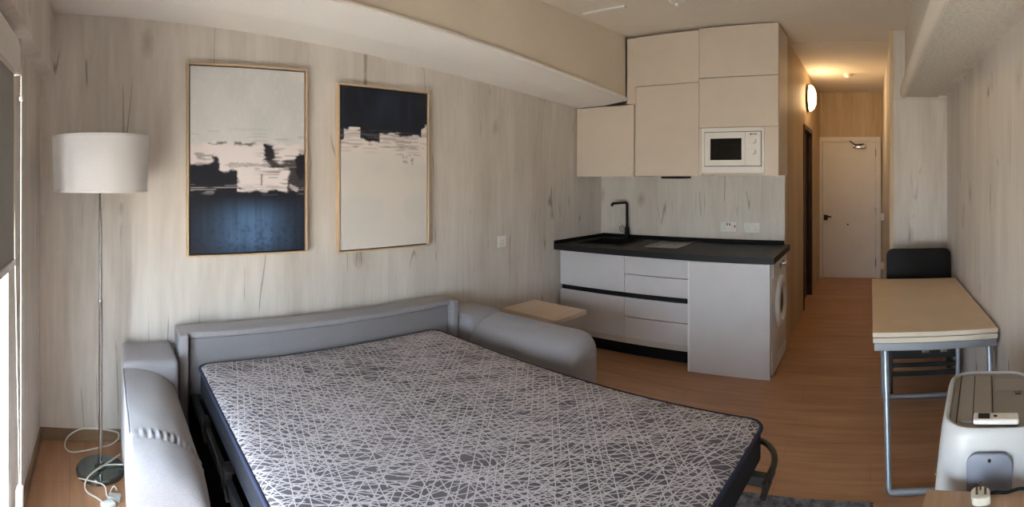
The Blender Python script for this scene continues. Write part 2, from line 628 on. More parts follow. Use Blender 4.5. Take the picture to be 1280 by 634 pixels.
# sloping boxed-in beam along the left wall
zl = lambda u: 2.43 - 0.0715 * u
zo = lambda u: 2.512 - 0.083 * u
VO = 0.54
prof_n = 10
us = [0.0, 0.9, 1.8, 2.7, 3.6, 4.20]
verts, faces = [], []
for u in us:
    # flat inner soffit, then a soft rounded rise to the outer edge, then the vertical cheek
    a, b = zl(u), zo(u)
    pts = [(0.0, a), (0.29, a + 0.004), (0.32, a + 0.008)]
    for k in range(1, prof_n + 1):
        t = k / prof_n
        pts.append((0.32 + (VO - 0.32) * t, a + 0.008 + (b - a - 0.008) * t ** 1.1))
    pts += [(VO + 0.004, b + 0.012), (VO, b + 0.026), (VO - 0.012, b + 0.032), (0.0, b + 0.032)]
    verts += [(p[0], u, p[1]) for p in pts]
npf = len(pts)
for i in range(len(us) - 1):
    for k in range(npf):
        k2 = (k + 1) % npf
        faces.append((i * npf + k, i * npf + k2, (i + 1) * npf + k2, (i + 1) * npf + k))
faces.append(tuple(range(npf)))
faces.append(tuple(range((len(us) - 1) * npf, len(us) * npf))[::-1])
MB().faces(verts, faces).build('trim_6', 'ledge', xf=ML, kind='structure')
vs = []
for u in (0.0, 4.20):
    vs += [(0.0, u, zo(u) + 0.033), (VO - 0.02, u, zo(u) + 0.033), (VO - 0.02, u, CEIL), (0.0, u, CEIL)]
MB().faces(vs, [(0, 1, 5, 4), (1, 2, 6, 5), (2, 3, 7, 6), (3, 0, 4, 7), (0, 3, 2, 1), (4, 5, 6, 7)]).build('beam_left', 'cheek', xf=ML, kind='structure')
# wood-clad soffit over the window
MB().box(VO + 0.006, WLEN, 0.0, 0.075, 2.07, CEIL).box(0.0, VO + 0.006, 0.0, 0.075, 2.07, 2.424).build('beam_window', 'wall_wood', xf=ML, kind='structure')
# stippled beam along the right wall, with a rounded inner moulding and a ledge by the wall
MB().box(0.292, 0.570, -0.4, YB, 2.167, CEIL).build('beam_right', 'stipple', kind='structure')
m = MB()
cs = [(0.300, 2.265), (0.262, 2.258), (0.250, 2.24), (0.248, 2.215), (0.252, 2.185), (0.262, 2.165), (0.275, 2.157), (0.288, 2.158), (0.292, 2.166), (0.300, 2.166)]
vs = [(x, -0.4, z) for x, z in cs] + [(x, YB, z) for x, z in cs]
k = len(cs)
m.faces(vs, [(i, (i + 1) % k, k + (i + 1) % k, k + i) for i in range(k)] + [tuple(range(k)), tuple(range(k, 2 * k))[::-1]])
m.build('trim_2', 'ceiling', smooth=True, kind='structure')
MB().prism([(0.578, 0), (XR, 0), (XR, 0.53), (0.578, 0.56)], -YB, 0.40,
           mat=Matrix.Translation((0, 0, 2.185)) @ Matrix.Rotation(PI / 2, 4, 'X')).build('trim_3', 'wall_wood', kind='structure')
# join line of the panels on the block face, and the fine ceiling joint over the corridor
MB().box(XB + 0.02, XR - 0.001, YB - 0.004, YB, 2.147, 2.153).build('trim_4', 'carcass', kind='structure')
MB().box(XC, XB, 4.66, 4.70, CEIL - 0.006, CEIL).build('trim_5', 'ceiling', kind='structure')

# entrance door
dr = MB()
DX0, DX1 = -0.70, 0.075
dr.box(DX0, DX1, YE - 0.045, YE - 0.005, 0.005, 2.0, bev=0.003)
door = dr.build('door_1', 'door_paint', kind='structure')
door['label'] = 'white entrance door at the end of the corridor'
fr = MB()
fr.box(DX0 - 0.065, DX0 - 0.003, YE - 0.06, YE, 0, 2.003, bev=0.004).box(DX1 + 0.003, DX1 + 0.075, YE - 0.06, YE, 0, 2.003, bev=0.004)
fr.box(DX0 - 0.065, DX1 + 0.075, YE - 0.06, YE, 2.004, 2.07, bev=0.004)
fr.build('door_frame', 'door_paint', door)
h = MB()
h.box(DX0 + 0.015, DX0 + 0.075, YE - 0.053, YE - 0.045, 0.85, 0.93, bev=0.003)
h.tube([(DX0 + 0.045, YE - 0.05, 0.905), (DX0 + 0.045, YE - 0.095, 0.905), (DX0 + 0.13, YE - 0.10, 0.905)], 0.011)
h.build('door_handle', 'black_metal', door, smooth=True)
for z in (0.18, 0.93, 1.78):
    MB().tube([(DX1 + 0.002, YE - 0.062, z), (DX1 + 0.002, YE - 0.062, z + 0.11)], 0.008).build('hinge', 'steel', door, smooth=True)
cl = MB()
cl.box(-0.25, -0.06, YE - 0.10, YE - 0.045, 1.905, 1.955, bev=0.008)
cl.build('door_closer', 'steel', door, smooth=True)
MB().tube([(-0.10, YE - 0.085, 1.965), (-0.22, YE - 0.2, 1.945), (-0.30, YE - 0.07, 2.01)], 0.009).build('closer_arm', 'bar_metal', door, smooth=True)
MB().lathe([(0, 0), (0.012, 0), (0.012, 0.006), (0, 0.008)], 14, Matrix.Translation((-0.33, YE - 0.045, 0.79)) @ Matrix.Rotation(PI / 2, 4, 'X')).build('keyhole', 'dark_steel', door)

# dark side door in the corridor wall
d2 = MB().box(XC - 0.085, XC - 0.05, D0 + 0.05, D1 - 0.05, 0.004, DH - 0.05).build('door_2', 'dark_door', kind='structure')
d2['label'] = 'dark brown door set in the corridor wall under the lit lamp'
f = MB()
f.box(XC - 0.1, XC + 0.012, D0, D0 + 0.05, 0, DH, bev=0.003).box(XC - 0.1, XC + 0.012, D1 - 0.05, D1, 0, DH, bev=0.003)
f.box(XC - 0.1, XC + 0.012, D0 + 0.05, D1 - 0.05, DH - 0.05, DH, bev=0.003)
f.build('door_frame', 'frame_dark', d2)
MB().tube([(XC - 0.05, D0 + 0.11, 1.0), (XC - 0.01, D0 + 0.11, 1.0), (XC - 0.008, D0 + 0.22, 1.0)], 0.009).build('door_handle', 'black_metal', d2, smooth=True)

# window
wf = MB()
T = 0.032
wf.box(W0, W0 + T, -0.25, -0.20, WZ0, WZ1).box(W1 - T, W1, -0.25, -0.20, WZ0, WZ1)
wf.box(W0 + T, W1 - T, -0.25, -0.20, WZ0, WZ0 + T).box(W0 + T, W1 - T, -0.25, -0.20, WZ1 - T, WZ1)
mid = (W0 + W1) / 2
wf.box(mid - 0.035, mid + 0.035, -0.25, -0.20, WZ0 + T, WZ1 - T)
win = wf.build('window_1', 'alu', xf=ML, kind='structure')
for a, b in ((W0 + T, mid - 0.035), (mid + 0.035, W1 - T)):
    MB().box(a, b, -0.228, -0.222, WZ0 + T, WZ1 - T).build('glass_pane', 'glass', win)

lin_ = MB()
lin_.box(W0, W0 + 0.008, -0.199, -0.001, WZ0 + 0.009, WZ1 - 0.009).box(W1 - 0.008, W1, -0.199, -0.001, WZ0 + 0.009, WZ1 - 0.009)
lin_.box(W0, W1, -0.199, -0.001, WZ1 - 0.008, WZ1).box(W0, W1, -0.199, 0.012, WZ0, WZ0 + 0.008)
lin_.build('trim_7', 'white_plastic', xf=ML, kind='structure')

# ================================================================== ROLLER BLIND
rb = thing('roller_blind', 'grey roller blind half lowered over the window beside the floor lamp', 'blind', ORI, ANG)
k = MB()
cs = [(0.005, 1.89), (0.048, 1.89), (0.052, 1.90), (0.052, 1.99), (0.044, 2.025), (0.005, 2.025)]
vv = [(0.955, y, z) for y, z in cs] + [(2.68, y, z) for y, z in cs]
n = len(cs)
k.faces(vv, [(i, (i + 1) % n, n + (i + 1) % n, n + i) for i in range(n)] + [tuple(range(n)), tuple(range(n, 2 * n))[::-1]])
k.build('cassette', 'white_plastic', rb)
box_obj('blind_fabric', 'blind', rb, 0.962, 2.66, 0.024, 0.026, 1.18, 1.90)
box_obj('bottom_bar', 'alu', rb, 0.962, 2.66, 0.016, 0.034, 1.155, 1.182, bev=0.004)
c = MB()
cx = 0.925
c.tube([(cx, 0.05, 1.945), (cx - 0.004, 0.048, 1.2), (cx - 0.004, 0.046, 0.28)], 0.0018, 8)
c.tube([(cx + 0.055, 0.03, 1.945), (cx + 0.03, 0.03, 1.2), (cx + 0.002, 0.042, 0.28)], 0.0016, 8)
for i in range(130):
    z = 0.30 + i * 0.013
    t = MB
    c.lathe([(0, -0.0034), (0.0032, 0), (0, 0.0034)], 6, Matrix.Translation((cx - 0.003, 0.0475, z)))
c.lathe([(0, -0.012), (0.008, -0.006), (0.008, 0.006), (0, 0.012)], 10, Matrix.Translation((cx - 0.002, 0.049, 1.80)))
c.build('bead_chain', 'cream_plastic', rb, smooth=True)
box_obj('chain_tensioner', 'white_plastic', rb, cx - 0.022, cx + 0.016, 0.030, 0.056, 0.20, 0.285, bev=0.005)
box_obj('end_cap', 'carcass', rb, 0.947, 0.9545, 0.004, 0.054, 1.885, 2.028, bev=0.002)

# ================================================================== FLOOR LAMP
LX, LY = -2.575, 0.155
lamp = thing('floor_lamp', 'chrome floor lamp with a white drum shade in the corner behind the sofa arm', 'lamp', (LX, LY, 0))
b = MB().lathe([(0, 0), (0.118, 0), (0.124, 0.004), (0.124, 0.020), (0.118, 0.026), (0.03, 0.030), (0.022, 0.045), (0.012, 0.05), (0, 0.05)], 56)
b.build('base', 'dark_steel', lamp, smooth=True)
MB().lathe([(0, 0.04), (0.0105, 0.04), (0.0105, 0.86), (0.012, 0.862), (0.012, 0.872), (0.0095, 0.875), (0.0095, 1.44), (0.006, 1.445), (0, 1.445)], 18).build('pole', 'steel', lamp, smooth=True)
MB().lathe([(0.236, 1.425), (0.246, 1.695), (0.243, 1.695), (0.233, 1.425)], 72, closed=True).build('lamp_shade', 'shade', lamp, smooth=True)
for r, z in ((0.2368, 1.427), (0.2462, 1.693)):
    MB().lathe([(r - 0.004, z - 0.006), (r + 0.0012, z - 0.006), (r + 0.0012, z + 0.006), (r - 0.004, z + 0.006)], 72, closed=True).build('shade_rim', 'white_plastic', lamp, smooth=True)
sp = MB()
for k in range(3):
    a = k * 2 * PI / 3 + 0.5
    sp.tube([(0.012 * math.cos(a), 0.012 * math.sin(a), 1.44), (0.236 * math.cos(a), 0.236 * math.sin(a), 1.446)], 0.0025, 6)
sp.lathe([(0, 1.44), (0.018, 1.44), (0.018, 1.50), (0.03, 1.52), (0.03, 1.60), (0, 1.62)], 16)
sp.build('bulb_holder', 'steel', lamp, smooth=True)
W2 = lambda p: (p[0] - LX, p[1] - LY, p[2])


def pix(x, y, z):
    az = (x - VPX) / F
    rho = (EYE - z) * F / (y - HY)
    return Vector((rho * math.sin(az), rho * math.cos(az), z))


cd = MB()
pts = [pix(150, 568, 0.03), pix(136, 578, 0.04), pix(120, 588, 0.045), pix(109, 598, 0.036), pix(106, 608, 0.012), pix(110, 616, 0.006), pix(122, 623, 0.006), pix(131, 631, 0.008), pix(134, 640, 0.01)]
cd.tube([W2(p) for p in pts], 0.004, 8, 8)
pts = [pix(148, 549, 0.05), pix(147, 541, 0.10), pix(128, 537, 0.13), pix(103, 536, 0.13), pix(86, 545, 0.09), pix(81, 557, 0.03), pix(88, 565, 0.008), pix(104, 564, 0.006), pix(122, 560, 0.006), pix(138, 556, 0.01), pix(149, 548, 0.04)]
for p in pts:
    q = ML.inverted() @ p
    if q.x < 0.03:
        q.x = 0.03
        p.xyz = (ML @ q)[:]
cd.tube([W2(p) for p in pts], 0.004, 8, 8)
pts = [pix(156, 581, 0.036), pix(138, 581, 0.04), pix(126, 583, 0.042)]
cd.tube([W2(p) for p in pts], 0.0035, 8, 6)
pts = [pix(98, 598, 0.032), pix(116, 602, 0.034), pix(130, 607, 0.036), pix(133, 618, 0.01), pix(136, 622, 0.006), pix(139, 612, 0.02), pix(143, 608, 0.03), pix(146, 613, 0.012)]
cd.tube([W2(p) for p in pts], 0.003, 8, 6)
cord = cd.build('cord', 'cord', lamp, smooth=True)
p = pix(135, 634, 0.0)
MB().box(-0.022, 0.022, -0.03, 0.03, 0.001, 0.022, bev=0.006, mat=Matrix.Translation(Vector(W2(p))) @ Matrix.Rotation(0.5, 4, 'Z')).build('foot_switch', 'white_plastic', cord, smooth=True)
p = pix(143, 626, 0.0)
MB().box(-0.02, 0.02, -0.03, 0.03, 0.001, 0.028, bev=0.007, mat=Matrix.Translation(Vector(W2(p))) @ Matrix.Rotation(-0.3, 4, 'Z')).build('clear_adapter', 'clear', cord, smooth=True)

# ================================================================== PICTURES


def smoothstep(a, b, x):
    t = np.clip((x - a) / (b - a), 0, 1)
    return t * t * (3 - 2 * t)


def vnoise(S, T, sx, sy, seed):
    rng = np.random.RandomState(seed)
    g = rng.rand(int(sy) + 3, int(sx) + 3)
    x, y = S * sx, T * sy
    i, j = np.floor(x).astype(int), np.floor(y).astype(int)
    fx, fy = x - i, y - j
    fx = fx * fx * (3 - 2 * fx)
    fy = fy * fy * (3 - 2 * fy)
    return (g[j, i] * (1 - fx) + g[j, i + 1] * fx) * (1 - fy) + (g[j + 1, i] * (1 - fx) + g[j + 1, i + 1] * fx) * fy


def lin(c):
    c = np.asarray(c, float) / 255
    return np.where(c <= 0.04045, c / 12.92, ((c + 0.055) / 1.055) ** 2.4)


def lay(col, mask, rgb):
    return col * (1 - mask[..., None]) + lin(rgb) * mask[..., None]


def rect(S, T, s0, s1, t0, t1, e=0.012, jag=None):
    j = 0 if jag is None else jag
    return smoothstep(s0 - e, s0 + e, S + j) * (1 - smoothstep(s1 - e, s1 + e, S + j)) * smoothstep(t0 - e * 0.6, t0 + e * 0.6, T + j * 0.6) * (1 - smoothstep(t1 - e * 0.6, t1 + e * 0.6, T + j * 0.6))


def paint_a(S, T):
    j = (vnoise(S, T, 14, 60, 1) - 0.5) * 0.05 + (vnoise(S, T, 50, 140, 2) - 0.5) * 0.02
    fine = vnoise(S, T, 60, 40, 3)
    wash = vnoise(S, T, 5, 7, 4)
    col = np.ones(S.shape + (3,)) * lin((214, 214, 212))
    col = lay(col, 0.5 * smoothstep(0.4, 0.8, wash), (198, 203, 204))
    col = lay(col, 0.25 * smoothstep(0.55, 0.8, fine), (228, 226, 222))
    col = lay(col, smoothstep(0.385, 0.43, T + j * 0.5), (234, 225, 224))
    ln = rect(S, T, 0.15, 0.75, 0.405 + 0.02 * 0, 0.418, 0.006, j * 0.6) * smoothstep(0.4, 0.6, vnoise(S, T, 20, 30, 7))
    col = lay(col, 0.8 * ln, (60, 54, 58))
    for (a, b, c_, d, k) in ((0.64, 0.72, 0.415, 0.515, 1), (0.68, 1.02, 0.505, 0.54, .9), (0.93, 1.02, 0.46, 0.60, 1), (0.86, 1.02, 0.54, 0.70, .95), (0.3, 0.95, 0.525, 0.535, .5), (0.05, 0.2, 0.465, 0.49, .5)):
        col = lay(col, k * rect(S, T, a, b, c_, d, 0.012, j), (24, 24, 34))
    col = lay(col, rect(S, T, -0.1, 0.25, 0.515, 0.60, 0.01, j * 0.7), (22, 26, 38))
    col = lay(col, rect(S, T, 0.19, 0.24, 0.485, 0.53, 0.01, j * 0.5), (26, 28, 38))
    col = lay(col, 0.8 * rect(S, T, 0.03, 0.17, 0.512, 0.523, 0.005, j * 0.3), (190, 182, 184))
    low = smoothstep(0.0, 0.02, T - (np.where(S < 0.40, 0.545, 0.655) + j * 0.7))
    dark = np.ones(S.shape + (3,)) * lin((17, 23, 36))
    glow = np.exp(-((S - 0.52) / 0.30) ** 2) * smoothstep(0.68, 0.84, T) * (1 - 0.5 * smoothstep(0.92, 1.0, T))
    st = vnoise(S, T, 34, 4, 9) * 0.6 + vnoise(S, T, 90, 6, 10) * 0.4
    dark = lay(dark, np.clip(glow * (0.45 + 0.8 * st), 0, 1), (84, 118, 158))
    dark = lay(dark, 0.35 * smoothstep(0.6, 0.8, vnoise(S, T, 40, 70, 12)) * smoothstep(0.75, 0.9, T), (14, 18, 28))
    col = col * (1 - low[..., None]) + dark * low[..., None]
    col = lay(col, 0.9 * rect(S, T, 0.605, 0.615, 0.575, 0.64, 0.004, j * 0.2), (30, 30, 40))
    col = lay(col, 0.8 * rect(S, T, 0.34, 0.40, 0.56, 0.66, 0.012, j), (20, 24, 36))
    col = lay(col, 0.9 * rect(S, T, 0.88, 0.93, 0.64, 0.665, 0.008, j), (214, 206, 206))
    drag = smoothstep(0.62, 0.70, vnoise(S, T, 7, 150, 41)) * smoothstep(0.40, 0.47, T) * (1 - smoothstep(0.60, 0.70, T))
    col = lay(col, 0.55 * drag * smoothstep(0.5, 0.75, S), (46, 42, 50))
    drag2 = smoothstep(0.66, 0.72, vnoise(S, T, 6, 170, 43)) * smoothstep(0.62, 0.65, T) * (1 - smoothstep(0.66, 0.70, T))
    col = lay(col, 0.6 * drag2, (196, 188, 190))
    top_ = smoothstep(0.6, 0.75, vnoise(S, T, 5, 110, 45)) * smoothstep(0.30, 0.38, T) * (1 - smoothstep(0.38, 0.42, T))
    col = lay(col, 0.35 * top_, (150, 146, 148))
    return col


def paint_b(S, T):
    j = (vnoise(S, T, 16, 60, 21) - 0.5) * 0.03 + (vnoise(S, T, 60, 120, 22) - 0.5) * 0.014
    wash = vnoise(S, T, 5, 8, 24)
    col = np.ones(S.shape + (3,)) * lin((222, 217, 210))
    col = lay(col, 0.5 * smoothstep(0.4, 0.8, wash), (210, 210, 206))
    col = lay(col, (1 - smoothstep(0.34, 0.5, T)) * 0.8, (232, 222, 217))
    for (a, b, c_, d) in ((0.05, 0.2, 0.365, 0.372), (0.2, 0.4, 0.345, 0.352), (0.55, 0.9, 0.325, 0.333), (0.62, 1.0, 0.405, 0.414), (0.4, 0.98, 0.36, 0.366), (0.7, 0.76, 0.42, 0.46), (0.8, 0.83, 0.41, 0.47)):
        col = lay(col, 0.6 * rect(S, T, a, b, c_, d, 0.006, j * 0.6) * smoothstep(0.3, 0.6, vnoise(S, T, 22, 50, 27)), (118, 108, 108))
    edge = np.select([S < 0.035, S < 0.215, S < 0.43, S < 0.925], [0.315, 0.255, 0.325, 0.283 + 0 * S], 0.225)
    up = 1 - smoothstep(-0.006, 0.006, T - (edge + j * 1.2))
    st = vnoise(S, T, 14, 3, 29)
    dark = np.ones(S.shape + (3,)) * lin((17, 24, 38))
    dark = lay(dark, 0.6 * smoothstep(0.45, 0.9, st) * np.exp(-((T - 0.1) / 0.12) ** 2), (38, 52, 76))
    col = col * (1 - up[..., None]) + dark * up[..., None]
    sm = smoothstep(0.60, 0.70, vnoise(S, T, 6, 160, 47)) * smoothstep(0.24, 0.28, T) * (1 - smoothstep(0.36, 0.42, T))
    return lay(col, 0.45 * sm, (120, 112, 116))


def canvas(name, par, u0, u1, z0, z1, v, fn, nu=120, nz=190):
    S, T = np.meshgrid(np.linspace(0, 1, nu + 1), np.linspace(0, 1, nz + 1))
    colr = np.clip(fn(S, T), 0, 1)
    vs = [(v, u0 + (u1 - u0) * s, z1 + (z0 - z1) * t) for t, s in zip(T.ravel(), S.ravel())]
    fs = []
    w_ = nu + 1
    for j in range(nz):
        for i in range(nu):
            a = j * w_ + i
            fs.append((a, a + w_, a + w_ + 1, a + 1))
    # wrap the cloth round the stretcher: four edge strips and a back
    b0 = len(vs)
    d = -0.022
    bk = [(v + d, u0, z1), (v + d, u1, z1), (v + d, u1, z0), (v + d, u0, z0)]
    vs += bk
    cor = [0, nu, nz * w_ + nu, nz * w_]
    for q in range(4):
        fs.append((cor[q], cor[(q + 1) % 4], b0 + (q + 1) % 4, b0 + q))
    fs.append((b0 + 3, b0 + 2, b0 + 1, b0))
    me = bpy.data.meshes.new(name)
    me.from_pydata(vs, [], fs)
    ca = me.color_attributes.new('paint', 'FLOAT_COLOR', 'POINT')
    arr = np.ones((len(vs), 4))
    arr[:b0, :3] = colr.reshape(-1, 3)
    arr[b0:, :3] = 0.5
    ca.data.foreach_set('color', arr.ravel())
    me.materials.append(M['canvas'])
    o = bpy.data.objects.new(name, me)
    COL.objects.link(o)
    o.parent = par
    return o


def u_of(x, v):
    """distance along the left wall of image column x for a plane v off the wall"""
    az = (x - VPX) / F
    d = Vector((math.sin(az), math.cos(az), 0))
    inv = ML.inverted()
    a = inv @ Vector((0, 0, 0))
    b = inv.to_3x3() @ d
    t = (v - a.x) / b.x
    return a.y + b.y * t


def picture(label, x0, x1, z0, z1, fn):
    ua, ub = u_of(x0, 0.045), u_of(x1, 0.045)
    r = thing('framed_picture', label, 'picture', fl(0.003, (ua + ub) / 2, z0), ANG)
    hw = (ub - ua) / 2
    hgt = z1 - z0
    t = 0.010
    f = MB()
    f.box(0, 0.042, -hw, -hw + t, 0, hgt, bev=0.0015).box(0, 0.042, hw - t, hw, 0, hgt, bev=0.0015)
    f.box(0, 0.042, -hw + t, hw - t, 0, t, bev=0.0015).box(0, 0.042, -hw + t, hw - t, hgt - t, hgt, bev=0.0015)
    f.build('picture_frame', 'frame_oak', r)
    box_obj('shadow_gap', 'black_matte', r, 0.002, 0.010, -hw + t, hw - t, t, hgt - t)
    canvas('canvas', r, -hw + t + 0.008, hw - t - 0.008, t + 0.008, hgt - t - 0.008, 0.034, fn)
    return r


picture('abstract canvas, pale above and navy blue below, in oak frame beside the lamp', 234, 384.5, 1.04, 2.142, paint_a)
picture('abstract canvas with a navy band on top over off-white, in oak frame', 423, 537, 1.018, 2.078, paint_b)

# ================================================================== SOFA BED (frame of the left wall: x out from wall, y along it)
sofa = thing('sofa_bed', 'grey fabric sofa bed pulled open along the left wall, patterned mattress on top', 'sofa bed', ORI, ANG)
BU0, BU1 = 0.755, 2.545
bk = MB()
bk.box(0.06, 0.200, BU0, BU1, 0.06, 0.672, bev=0.009, seg=3)
bk.box(0.10, 0.262, BU0, BU0 + 0.050, 0.06, 0.670, bev=0.010, seg=3).box(0.10, 0.262, BU1 - 0.050, BU1, 0.06, 0.670, bev=0.010, seg=3)
bk.box(0.10, 0.226, BU0 + 0.03, BU1 - 0.03, 0.640, 0.6715, bev=0.008, seg=3)
bk.build('backrest', 'sofa', sofa, smooth=True)
cu = MB()
cu.box(0.195, 0.212, BU0 + 0.062, BU1 - 0.056, 0.25, 0.636, bev=0.006, seg=3)
cu.build('back_panel', 'sofa_shaded', sofa, smooth=True)


def arm_roll(u0, u1, v0, vs, v1, zb, zt, mirror, pl=1.0):
    """padded arm: crisp piped outer edge, soft rolled inner edge, gathered seam at vs, rounded nose to v1"""
    w, h = u1 - u0, zt - zb
    sec = []
    sec += [(0.05, 0.0), (0.0, 0.06)] + [(0.0, k) for k in (0.2, 0.4, 0.6, 0.75, 0.86)] + [(0.006, 0.92), (0.02, 0.945)]
    n = 120
    for k in range(n + 1):
        t = k / n
        a_ = PI / 2 * t
        e = 0.62
        sec.append((0.04 + 0.96 * (math.sin(a_) ** (2 * 0.5)) if False else 0.04 + 0.96 * abs(math.sin(a_)) ** 0.9, 0.955 + 0.045 * math.sin(min(1.0, t * 2.2) * PI) * (1 - t) if t < 0.0 else 0.30 + 0.67 * abs(math.cos(a_)) ** e))
    sec += [(1.0, 0.2), (0.985, 0.06), (0.94, 0.0)]
    st = []
    for k in range(5):
        t = k / 4
        st.append((v0 + 0.05 * t, 0.93 + 0.07 * math.sin(t * PI / 2), 0.94 + 0.06 * math.sin(t * PI / 2)))
    L_ = vs - (v0 + 0.05)
    for k in range(1, 81):
        st.append((v0 + 0.05 + L_ * k / 80, 1.0, 1.0 + 0.045 * (k / 80)))
    for k in range(1, 15):
        a_ = k / 14 * PI / 2
        st.append((vs + (v1 - vs) * math.sin(a_), 1.0 - 0.10 * (1 - math.cos(a_)), 1.045 - 0.34 * (1 - math.cos(a_) ** 0.75)))
    m_ = MB()
    rings_ = []
    for v, sw, sh in st:
        ring = []
        for i, (su, sz) in enumerate(sec):
            uu_ = 0.5 + (su - 0.5) * sw
            zz_ = sz * sh
            du = (v - vs)
            p_ = Vector((v, uu_ * w, zz_ * h))
            if sz > 0.35 and i > 8:
                amp = pl * 0.0055 * math.exp(-((du + 0.028) / 0.022) ** 2) * min(1.0, (i - 8) / 14)
                nn = Vector((0, (uu_ - 0.4) * w, (zz_ - 0.3) * h)).normalized()
                p_ += nn * (amp * math.sin(i * 2 * PI / 8.3))
                p_ -= nn * (pl * 0.010 * math.exp(-(du / 0.008) ** 2))
            p_.z += 0.003 * mnoise.noise(Vector((v * 6, uu_ * 4, zz_ * 5 + u0)))
            p_.y = (u0 + p_.y) if not mirror else (u1 - p_.y)
            p_.z += zb
            ring.append(m_.bm.verts.new(p_))
        rings_.append(ring)
    for a_, b__ in zip(rings_, rings_[1:]):
        for k in range(len(a_)):
            k2 = (k + 1) % len(a_)
            m_.bm.faces.new((a_[k], a_[k2], b__[k2], b__[k]))
    m_.bm.faces.new(rings_[0][::-1])
    m_.bm.faces.new(rings_[-1])
    bmesh.ops.recalc_face_normals(m_.bm, faces=m_.bm.faces)
    return m_


def arm(u0, u1, vend, mirror):
    MB().box(0.05, 0.37, u0, u1 - (0.0 if mirror else 0.004), 0.05, 0.582, bev=0.026, seg=4).build('arm_block', 'sofa', sofa, smooth=True)
    MB().box(0.30, vend - (0.26 if mirror else 0.10), u0 + 0.03, u1 - 0.03, 0.03, 0.34 if mirror else 0.30, bev=0.02, seg=3).build('arm_base', 'sofa_shaded', sofa, smooth=True)
    o_ = arm_roll(u0, u1, 0.30, vend - (0.13 if mirror else 0.17), vend, 0.27 if mirror else 0.16, 0.575 if mirror else 0.562, mirror, 0.0 if mirror else 1.0).build('armrest', 'sofa', sofa, smooth=True)
    eu_ = u0 + 0.004 if not mirror else u1 - 0.004
    MB().tube([(0.36, eu_, 0.543), (0.7, eu_, 0.552), (vend - 0.19, eu_ + 0.001, 0.562)], 0.0045, 8).build('piping', 'sofa_shaded', o_, smooth=True)
    for v in (0.12, vend - 0.2):
        for u in (u0 + 0.06, u1 - 0.06):
            MB().lathe([(0, 0), (0.018, 0), (0.022, 0.05), (0, 0.05)], 14, Matrix.Translation((v, u, 0))).build('foot', 'black_matte', sofa, smooth=True)


arm(0.458, 0.742, 1.22, False)
arm(2.555, 2.84, 1.17, True)

# mattress: rounded plan, printed top, navy border
MU0, MU1, MV0, MV1, MZ0, MZ1 = 0.855, 2.35, 0.262, 2.315, 0.395, 0.525


def rr_poly(x0, x1, y0, y1, r, n=6):
    out = []
    for cx, cy, a0 in ((x1 - r, y1 - r, 0), (x0 + r, y1 - r, PI / 2), (x0 + r, y0 + r, PI), (x1 - r, y0 + r, 1.5 * PI)):
        for k in range(n + 1):
            a = a0 + k * PI / 2 / n
            out.append((cx + r * math.cos(a), cy + r * math.sin(a)))
    return out


side = MB()
P = rr_poly(MV0, MV1, MU0, MU1, 0.07)
side.prism(P, MZ0, MZ1 - 0.012)
mat_o = side.build('mattress', 'navy', sofa, label='navy bordered mattress with a straw print top')
top = MB()
t = top.bm
nx, ny = 40, 30
rings = []
for (ins, dz) in ((0.0, 0.0), (0.006, 0.006), (0.016, 0.011), (0.05, 0.016), (0.14, 0.020)):
    pp = rr_poly(MV0 + ins, MV1 - ins, MU0 + ins, MU1 - ins, max(0.02, 0.07 - ins * 0.4))
    rings.append([t.verts.new((x, y, MZ1 - 0.013 + dz)) for x, y in pp])
for a, b_ in zip(rings, rings[1:]):
    for k in range(len(a)):
        k2 = (k + 1) % len(a)
        t.faces.new((a[k], a[k2], b_[k2], b_[k]))
t.faces.new(rings[-1])
top.build('printed_top', 'ticking', mat_o, smooth=True)
pp = MB()
pl = rr_poly(MV0 - 0.002, MV1 + 0.002, MU0 - 0.002, MU1 + 0.002, 0.07)
pl = [(x, y, MZ1 - 0.014) for x, y in pl]
pp.tube(pl + [pl[0], pl[1]], 0.0085, 10)
pp.build('piping', 'piping_blue', mat_o, smooth=True)
# black folding frame below
fr = MB()
for u in (MU0 - 0.045, MU1 + 0.02):
    fr.box(0.34, 2.24, u, u + 0.025, 0.345, 0.392, bev=0.004)
for v in (0.36, 0.95, 1.6, 2.2):
    fr.box(v, v + 0.03, MU0 - 0.02, MU1 + 0.02, 0.35, 0.388, bev=0.004)
fr.box(0.26, 0.32, BU0 + 0.055, MU1 + 0.02, 0.08, 0.36, bev=0.006)
for v in (0.62, 1.02, 1.5):
    fr.box(v, v + 0.06, MU0 - 0.05, MU0 - 0.02, 0.34, 0.42, bev=0.004)
    fr.tube([(v - 0.05, MU0 - 0.05, 0.41), (v + 0.11, MU0 - 0.05, 0.35)], 0.008, 8)
fr.build('folding_frame', 'black_metal', sofa, smooth=True)
box_obj('seat_deck', 'void', sofa, 0.34, 1.05, 0.745, 2.55, 0.06, 0.20, bev=0.01)
for u in (1.0, 2.2):
    lg = MB()
    lg.tube(arc_path([(1.9, u, 0.37), (1.93, u, 0.018), (1.86, u, 0.018)], 0.04), 0.013, 10)
    lg.build('leg', 'black_metal', sofa, smooth=True)
hb = MB()
hb.tube(arc_path([(2.13, 2.385, 0.372), (2.27, 2.45, 0.392), (2.365, 2.36, 0.385), (2.365, 2.15, 0.335)], 0.07), 0.013, 12)
hb.build('support_bar', 'bar_metal', sofa, smooth=True)
hb = MB()
hb.box(2.22, 2.375, 2.205, 2.245, 0.335, 0.375, bev=0.004)
hb.box(2.355, 2.371, 2.16, 2.31, 0.335, 0.38, bev=0.004)
hb.build('bar_bracket', 'black_metal', sofa)

